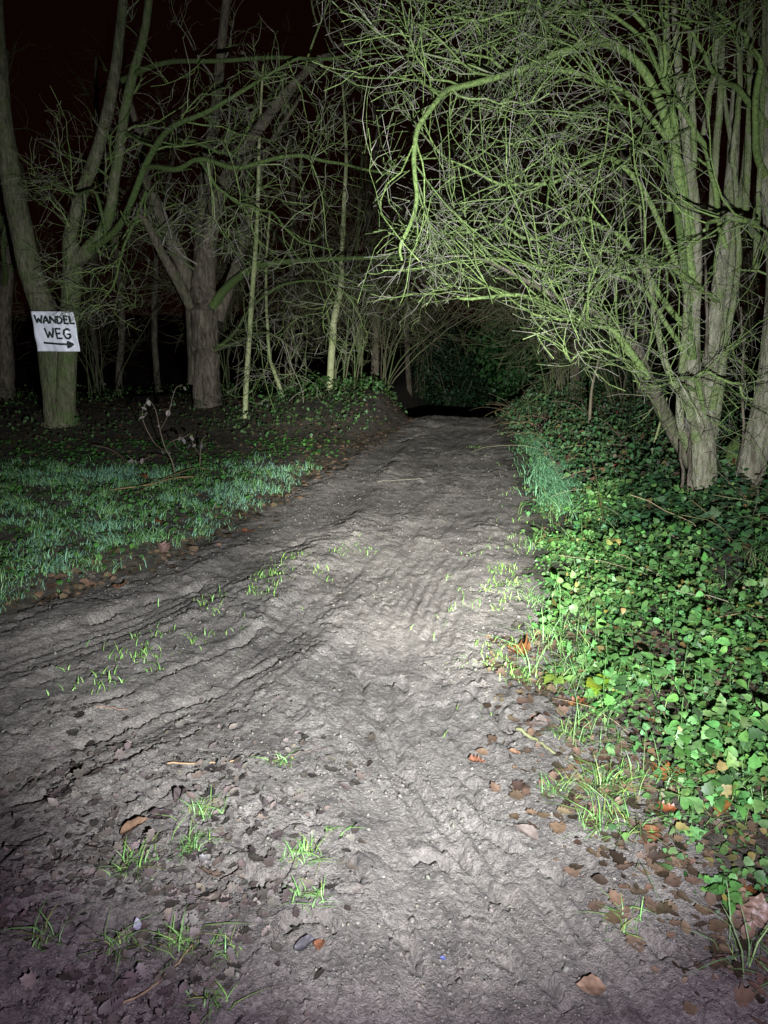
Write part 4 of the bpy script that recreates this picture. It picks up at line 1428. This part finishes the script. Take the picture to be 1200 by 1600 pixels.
FALLEN = [
    (340, 1425, .085, MAPLE, (.26, .21, .18), 'pale grey lobed fallen leaf below the dark leaf hollow'),
    (203, 1330, .11, BEECH, (.24, .15, .10), 'tan fallen leaf standing in the left mud'),
    (262, 1290, .10, MAPLE, (.10, .075, .075), 'dark purplish curled leaf beside the bright grass tuft'),
    (285, 1278, .08, BEECH, (.12, .09, .09), 'dark upright leaf tip touching the bright grass tuft'),
    (225, 1472, .04, BEECH, (.35, .33, .40), 'small pale bluish leaf left of the tall thin grass'),
    (512, 1482, .055, BEECH, (.26, .12, .07), 'reddish brown leaf at the lower left leaf hollow'),
    (470, 1500, .07, BEECH, (.10, .09, .10), 'long pale wet leaf under the lower left hollow'),
    (362, 1385, .09, BEECH, (.18, .13, .10), 'brown leaf with a dark stalk above the pale lobed one'),
    (20, 1520, .14, BEECH, (.15, .10, .08), 'broad dull leaf at the lower left edge'),
    (1050, 1230, .14, MAPLE, (.26, .10, .03), 'big orange brown lobed leaf right of the largest tuft'),
    (1030, 1265, .09, OAK, (.28, .10, .04), 'orange leaf below the big lobed one'),
    (915, 1195, .10, BEECH, (.24, .11, .06), 'brown leaf above the largest grass tuft'),
    (1020, 1335, .12, OAK, (.22, .10, .05), 'long brown leaf below the orange ones'),
    (1135, 1280, .10, BEECH, (.28, .13, .04), 'orange leaf half under ivy at the right'),
    (1180, 1400, .13, BEECH, (.34, .24, .17), 'pale tan leaf at the right edge of view'),
    (1185, 1455, .10, MAPLE, (.30, .20, .15), 'pinkish tan leaf at the lower right edge'),
    (965, 1540, .10, BEECH, (.26, .17, .12), 'tan leaf flat in the mud at lower right'),
    (855, 1315, .10, BEECH, (.20, .16, .14), 'pale brown curled leaf on the right rut'),
    (830, 1035, .13, MAPLE, (.22, .10, .04), 'brown leaf at the foot of the bright nettles'),
    (828, 980, .12, BEECH, (.10, .09, .07), 'dark curled leaf under the nettles beside the lane'),
    (890, 1115, .11, OAK, (.24, .10, .04), 'rusty leaf beside the yellow leaves'),
    (835, 1145, .11, BEECH, (.24, .19, .17), 'greyish leaf lying on the mud edge below the nettles'),
    (768, 1190, .08, OAK, (.22, .10, .06), 'small reddish leaf on the bare mud right of the track'),
    (820, 1185, .06, BEECH, (.24, .14, .09), 'small tan leaf beside the mud edge stick'),
    (45, 888, .13, OAK, (.24, .08, .02), 'orange leaf in the left grass near the edge of view'),
    (172, 910, .16, MAPLE, (.30, .24, .22), 'pale leaf at the edge of the left grass'),
    (183, 925, .11, BEECH, (.24, .13, .08), 'tan leaf beside the pale one at the left grass edge'),
    (255, 818, .15, BEECH, (.26, .09, .03), 'orange leaf in the middle of the left grass'),
    (405, 833, .14, OAK, (.24, .10, .05), 'brown leaf where the left grass meets the lane'),
    (265, 868, .13, MAPLE, (.22, .14, .12), 'dull leaf on the left lane edge under the grass'),
    (700, 1495, .02, BEECH, (.12, .14, .34), 'tiny blue scrap on the muddy track'),
    (235, 700 + 50, .14, OAK, (.20, .08, .03), 'reddish leaf under the dead weed'),
    (485, 735, .14, OAK, (.30, .10, .03), 'small orange leaf at the far tip of the left grass'),
    (695, 743, .18, MAPLE, (.36, .32, .30), 'pale torn leaf lying far out on the lane'),
    (1165, 1395, .09, OAK, (.22, .09, .03), 'rust leaf touching the pale tan one at right'),
    (1010, 1115, .11, OAK, (.26, .11, .03), 'long rust leaf among the ivy right of the yellow leaves'),
]
for px, py, sz, T, c, lab in FALLEN:
    b = hit(px, py)
    g = Geo()
    pi_, ro = float(rng.normal() * .15), float(rng.normal() * .15)
    c = tuple(np.asarray(c) ** 1.15 * .62)
    sz = sz * .85
    inst(g, crumple(T, int(px + py)), b[None] + np.array([[-sz * .3, 0, .006]]), np.array([sz]), np.array([rng.random() * 6.28]), np.array([pi_]), np.array([ro]), np.array([c]))
    o = link('fallen_leaf', g.mesh('fallen_leaf', b), M_DEAD, loc=tuple(b))
    tag(o, lab, 'leaf', 'fallen leaves')

# ------------------------------------------------------------------ crumbs of mud on the lane
def crumbs():
    n = 60000
    r_ = 1.2 * (9.0 / 1.2) ** rng.random(n)
    a = rng.uniform(-.62, .62, n)
    x, y = r_ * np.sin(a), r_ * np.cos(a)
    d = sstep(-.05, .1, path_mask(x, y)) * np.clip(.35 + 1.3 * fbm(x * 2.2, y * 2.2, 3, 600), .06, 1)
    kk = rng.random(n) < d * .6
    x, y, r_ = x[kk], y[kk], r_[kk]
    n = len(x)
    V = np.array([(1, 0, 0), (-.9, .2, 0), (.1, 1, .1), (-.1, -.9, 0), (.1, .1, .75), (0, 0, -.6)], float)
    t = np.array([(0, 2, 4), (2, 1, 4), (1, 3, 4), (3, 0, 4), (2, 0, 5), (1, 2, 5), (3, 1, 5), (0, 3, 5)])
    sz = .0016 * (1 + r_ * .28) * (1 + rng.exponential(.8, n))
    M = rotm(rng.random(n) * 6.28, rng.normal(size=n) * .4, rng.normal(size=n) * .4)
    Vn = V[None] * (1 + .35 * rng.normal(size=(n, 6, 1)))
    W = np.einsum('nij,nvj->nvi', M, Vn) * np.minimum(sz, .012)[:, None, None] + put(x, y, .0005)[:, None]
    g = Geo()
    g.add(W.reshape(-1, 3), (t[None] + (np.arange(n) * 6)[:, None, None]).reshape(-1, 3), None, np.repeat(cols(n, (.085, .074, .063), .4, .06), 6, 0))
    o = link('mud_crumbs', g.mesh('mud_crumbs'), M_STICK)
    tag(o, 'crumbs of mud and grit strewn over the lane', 'mud', kind='stuff')


crumbs()


def leafy_bush(x, y, w, h, n, lab, base=(.04, .10, .025)):
    g0 = float(hz(np.array([x]), np.array([y]))[0])
    t = Tree('bush', lab, (x, y, g0), 'leafy bushes at the lane mouth', 'bush')
    for k in range(5):
        a = rng.random() * 6.28
        s = np.linspace(0, 1, 12)[:, None]
        tip = np.array([math.cos(a) * w * .6, math.sin(a) * w * .6, h * rng.uniform(.6, .95)])
        C = np.array([[x, y, g0 - .05]]) + tip[None] * np.hstack([s ** 1.3, s ** 1.3, s]) + np.cumsum(rng.normal(size=(12, 3)) * .02, 0)
        t.limb('stem', None, M_TWIG_D, sides=6, moss=.5, raw=(C, np.linspace(.025, .006, 12)))
    u = unit(rng.normal(size=(n, 3))) * (rng.random((n, 1)) ** .4)
    P = np.array([x, y, g0 + h * .52]) + u * np.array([w, w, h * .52])
    P += .25 * np.stack([perlin(P[:, 2] * 2, P[:, 1] * 2, 5), perlin(P[:, 0] * 2, P[:, 2] * 2, 6), perlin(P[:, 0] * 2, P[:, 1] * 2, 7)], -1)
    kk = fbm(P[:, 0] * 1.7 + P[:, 1], P[:, 2] * 1.7, 3, 650) > -.12
    P = P[kk]
    n = len(P)
    g = Geo()
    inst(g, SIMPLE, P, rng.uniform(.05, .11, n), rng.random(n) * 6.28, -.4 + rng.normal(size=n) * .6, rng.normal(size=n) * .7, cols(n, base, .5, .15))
    o = link('foliage', g.mesh('foliage', t.base), M_LEAF, t.o)
    o['kind'] = 'stuff'
    t.twigs([dict(k=8, length=(.3, .9), N=6, spread=(25, 60), wig=.2, bias=(0, 0, 0), rr=.5, rmin=.004, moss=(.2, .8))], M=12)
    t.finish(M_TWIG_D)


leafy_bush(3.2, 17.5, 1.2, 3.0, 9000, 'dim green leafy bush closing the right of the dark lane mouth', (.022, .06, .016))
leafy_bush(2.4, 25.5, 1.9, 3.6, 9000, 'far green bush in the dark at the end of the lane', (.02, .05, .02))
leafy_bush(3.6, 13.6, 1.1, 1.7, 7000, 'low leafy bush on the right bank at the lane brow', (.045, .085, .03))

# ------------------------------------------------------------------ sticks
STICKS = [
    ([(262, 1213), (320, 1211), (376, 1209)], 4, (.19, .12, .065), 'tan broken stick lying left of the bare track'),
    ([(152, 1116), (180, 1115), (202, 1113)], 2.5, (.17, .095, .065), 'short reddish stick on the left mud'),
    ([(178, 1590), (240, 1555), (272, 1525), (302, 1487)], 6, (.16, .11, .06), 'long bent stick at the bottom left'),
    ([(808, 1152), (840, 1168), (868, 1185)], 8, (.11, .11, .05), 'mossy stick on the mud edge below the nettles'),
    ([(455, 1193), (480, 1186), (512, 1180)], 3, (.07, .05, .04), 'thin dark stick right of the tan broken stick'),
    ([(348, 1395), (365, 1385), (383, 1370)], 3, (.07, .05, .045), 'dark leaf stalk in the left litter'),
    ([(590, 757), (630, 752), (660, 750)], 1.6, (.15, .13, .10), 'thin straw across the far lane'),
    ([(1185, 1205), (1195, 1240), (1203, 1270)], 5, (.26, .20, .12), 'pale stick upright at the right edge'),
]
for pts, w, c, lab in STICKS:
    P = np.array([hit(*p) for p in pts])
    C = catmull(P, 12)
    C[:, 2] = hz(C[:, 0], C[:, 1])
    C[:, 2] = np.maximum(C[:, 2], np.linspace(C[0, 2], C[-1, 2], 12)) + .006
    C += rng.normal(size=C.shape) * .002
    r = np.array([rad(w * .75, p) for p in C]) * np.linspace(1, .65, 12)
    v, q, t, cc = tubes(C[None], r[None], 7, np.array([c]), .15, 5)
    g = Geo()
    g.add(v, t, q, cc)
    o = link('stick', g.mesh('stick', C[0]), M_STICK, loc=tuple(C[0]))
    tag(o, lab, 'stick', 'sticks on the ground')

# fallen curved switches in the left verge and leaning rods on the right
RODS = [
    ([(330, 742, 0), (280, 752, .05), (230, 765, .06), (170, 768, .02)], 4, (.13, .09, .04), 'curved brown switch lying in front of the dead weed'),
    ([(345, 738, 0), (310, 735, .03), (265, 752, .05), (215, 772, .0)], 3, (.12, .085, .04), 'thin brown switch crossing the curved one'),
    ([(205, 728, 0), (180, 712, .08), (150, 706, .10), (140, 703, .05)], 3, (.12, .09, .06), 'short bent switch left of the dead weed'),
    ([(1008, 738, 0), (1020, 700, .28), (1033, 655, .6), (1042, 622, .85)], 5, (.24, .27, .11), 'pale green rod leaning against the many-stemmed tree'),
    ([(920, 690, 0), (922, 640, .5), (926, 600, .9), (940, 545, 1.4)], 6, (.17, .14, .09), 'broken stalk standing up from the bramble bank'),
]
for pts, w, c, lab in RODS:
    b = hit(pts[0][0], pts[0][1])
    P = []
    for px, py, z in pts:
        if z <= .12:
            p = hit(px, py)
            p[2] += z * .6 + .01
        else:
            p = at(px, py, b[1])
        P.append(p)
    P[0] = b - np.array([0, 0, .02])
    C = catmull(np.array(P), 18)
    r = np.array([rad(w, p) for p in C]) * np.linspace(1, .55, 18)
    v, q, t, cc = tubes(C[None], r[None], 6, np.array([c]), .1, 5)
    g = Geo()
    g.add(v, t, q, cc)
    o = link('rod', g.mesh('rod', b), M_STICK, loc=tuple(b))
    tag(o, lab, 'stick', 'fallen switches and rods')


# ------------------------------------------------------------------ dead weed with papery leaves
def dead_weed(px, py, pts, lab, nl):
    b = hit(px, py)
    root = thing('dead_weed', lab, 'weed', tuple(b), 'dead weeds')
    for k, ln in enumerate(pts):
        P = np.array([at(x, y, b[1] - .1 * k * (1 if k % 2 else -1) * (i > 0)) for i, (x, y) in enumerate(ln)])
        if k == 0:
            P[0] = b - np.array([0, 0, .03])
        C = catmull(P, 16)
        r = np.linspace(rad(2.8 if k == 0 else 1.7, b), rad(.9, b), 16)
        v, q, t, cc = tubes(C[None], r[None], 6, np.array([(.075, .055, .036)]), .1, 3)
        g = Geo()
        g.add(v, t, q, cc)
        link('stem', g.mesh('stem', b), M_STICK, root)
        n = nl if k else nl // 2
        for j in range(n):
            p = C[rng.integers(5, 16)] + rng.normal(size=3) * .02
            g = Geo()
            inst(g, BEECH, p[None], np.array([rng.uniform(.03, .075)]), np.array([rng.random() * 6.28]), np.array([-1.1 + rng.normal() * .4]), np.array([rng.normal() * .5]), cols(1, (.15, .125, .12), .5, .1))
            link('leaf', g.mesh('leaf', b), M_DEAD, root)


dead_weed(275, 744, [[(275, 744), (268, 718), (258, 700), (250, 672), (243, 640), (233, 625)], [(258, 700), (268, 690), (290, 682), (297, 676)], [(250, 672), (262, 650), (270, 620), (276, 605), (285, 603)], [(262, 708), (240, 690), (222, 650), (232, 622)], [(268, 718), (240, 712), (215, 722), (200, 712)]], 'dead upright weed with papery pale leaves at the far grass edge', 6)
dead_weed(312, 730, [[(312, 732), (313, 712), (315, 690), (322, 680)], [(313, 712), (305, 700), (300, 690)]], 'short dead weed right of the tall papery one', 4)


# ------------------------------------------------------------------ plants with leaves one can pick apart
def plant(name, px, py, lab, cat, group, T, nleaf, size, col, h, b=None):
    b = hit(px, py) if b is None else b
    root = thing(name, lab, cat, tuple(b), group)
    N = 8
    ax = np.array([rng.normal() * .12, rng.normal() * .12, 1])
    C = b[None] + np.linspace(0, 1, N)[:, None] * ax[None] * h
    C[:, :2] += np.cumsum(rng.normal(size=(N, 2)) * .004, 0)
    v, q, t, cc = tubes(C[None], np.linspace(.003, .0015, N)[None], 5, np.array([np.asarray(col) * .8]))
    g = Geo()
    g.add(v, t, q, cc)
    link('stem', g.mesh('stem', b), M_LEAF, root)
    az0 = rng.random() * 6.28
    for j in range(nleaf):
        tt = .25 + .75 * (j // 2 + 1) / ((nleaf + 1) // 2)
        p = b + ax * h * min(tt, 1)
        a = az0 + (j % 2) * math.pi + (j // 2) * 1.57 + rng.normal() * .25
        s = rng.uniform(*size)
        g = Geo()
        p = p + np.array([math.cos(a), math.sin(a), .3]) * .012
        inst(g, T, p[None], np.array([s]), np.array([a]), np.array([.05 + rng.normal() * .25]), np.array([rng.normal() * .25]), cols(1, col, .3, .12))
        link('leaf', g.mesh('leaf', b), M_LEAF, root)
    return root


plant('yellowing_plant', 935, 1090, 'plant with yellow green leaves at the front of the nettles', 'plant', None, HEART, 7, (.06, .09), (.17, .24, .02), .06)
plant('yellowing_plant', 868, 1080, 'small yellowing plant at the mud edge left of the yellow leaves', 'plant', None, HEART, 5, (.05, .07), (.16, .24, .04), .05)
plant('nettle', 1130, 1420, 'lone nettle in the leaf litter at lower right', 'plant', None, NETTLE, 10, (.028, .05), (.065, .17, .04), .08)
plant('nettle', 500, 615, 'broad-leaved weed on the bank beside the kinked sapling', 'plant', None, NETTLE, 10, (.16, .22), (.06, .15, .03), .25)
k = 0
while k < 34:
    px, py = rng.uniform(820, 1190), rng.uniform(860, 1260)
    b = hit(px, py)
    e = b[0] - rx(b[1])
    if e < .12 or e > 1.5 or py > 1000 + (px - 820) * .9:
        continue
    plant('nettle', px, py, 'leafy nettle standing in the bright patch right of the lane', 'plant', 'nettles in the bright patch', NETTLE, 8, (.03, .058), (.078, .17, .045), rng.uniform(.12, .25), b)
    k += 1
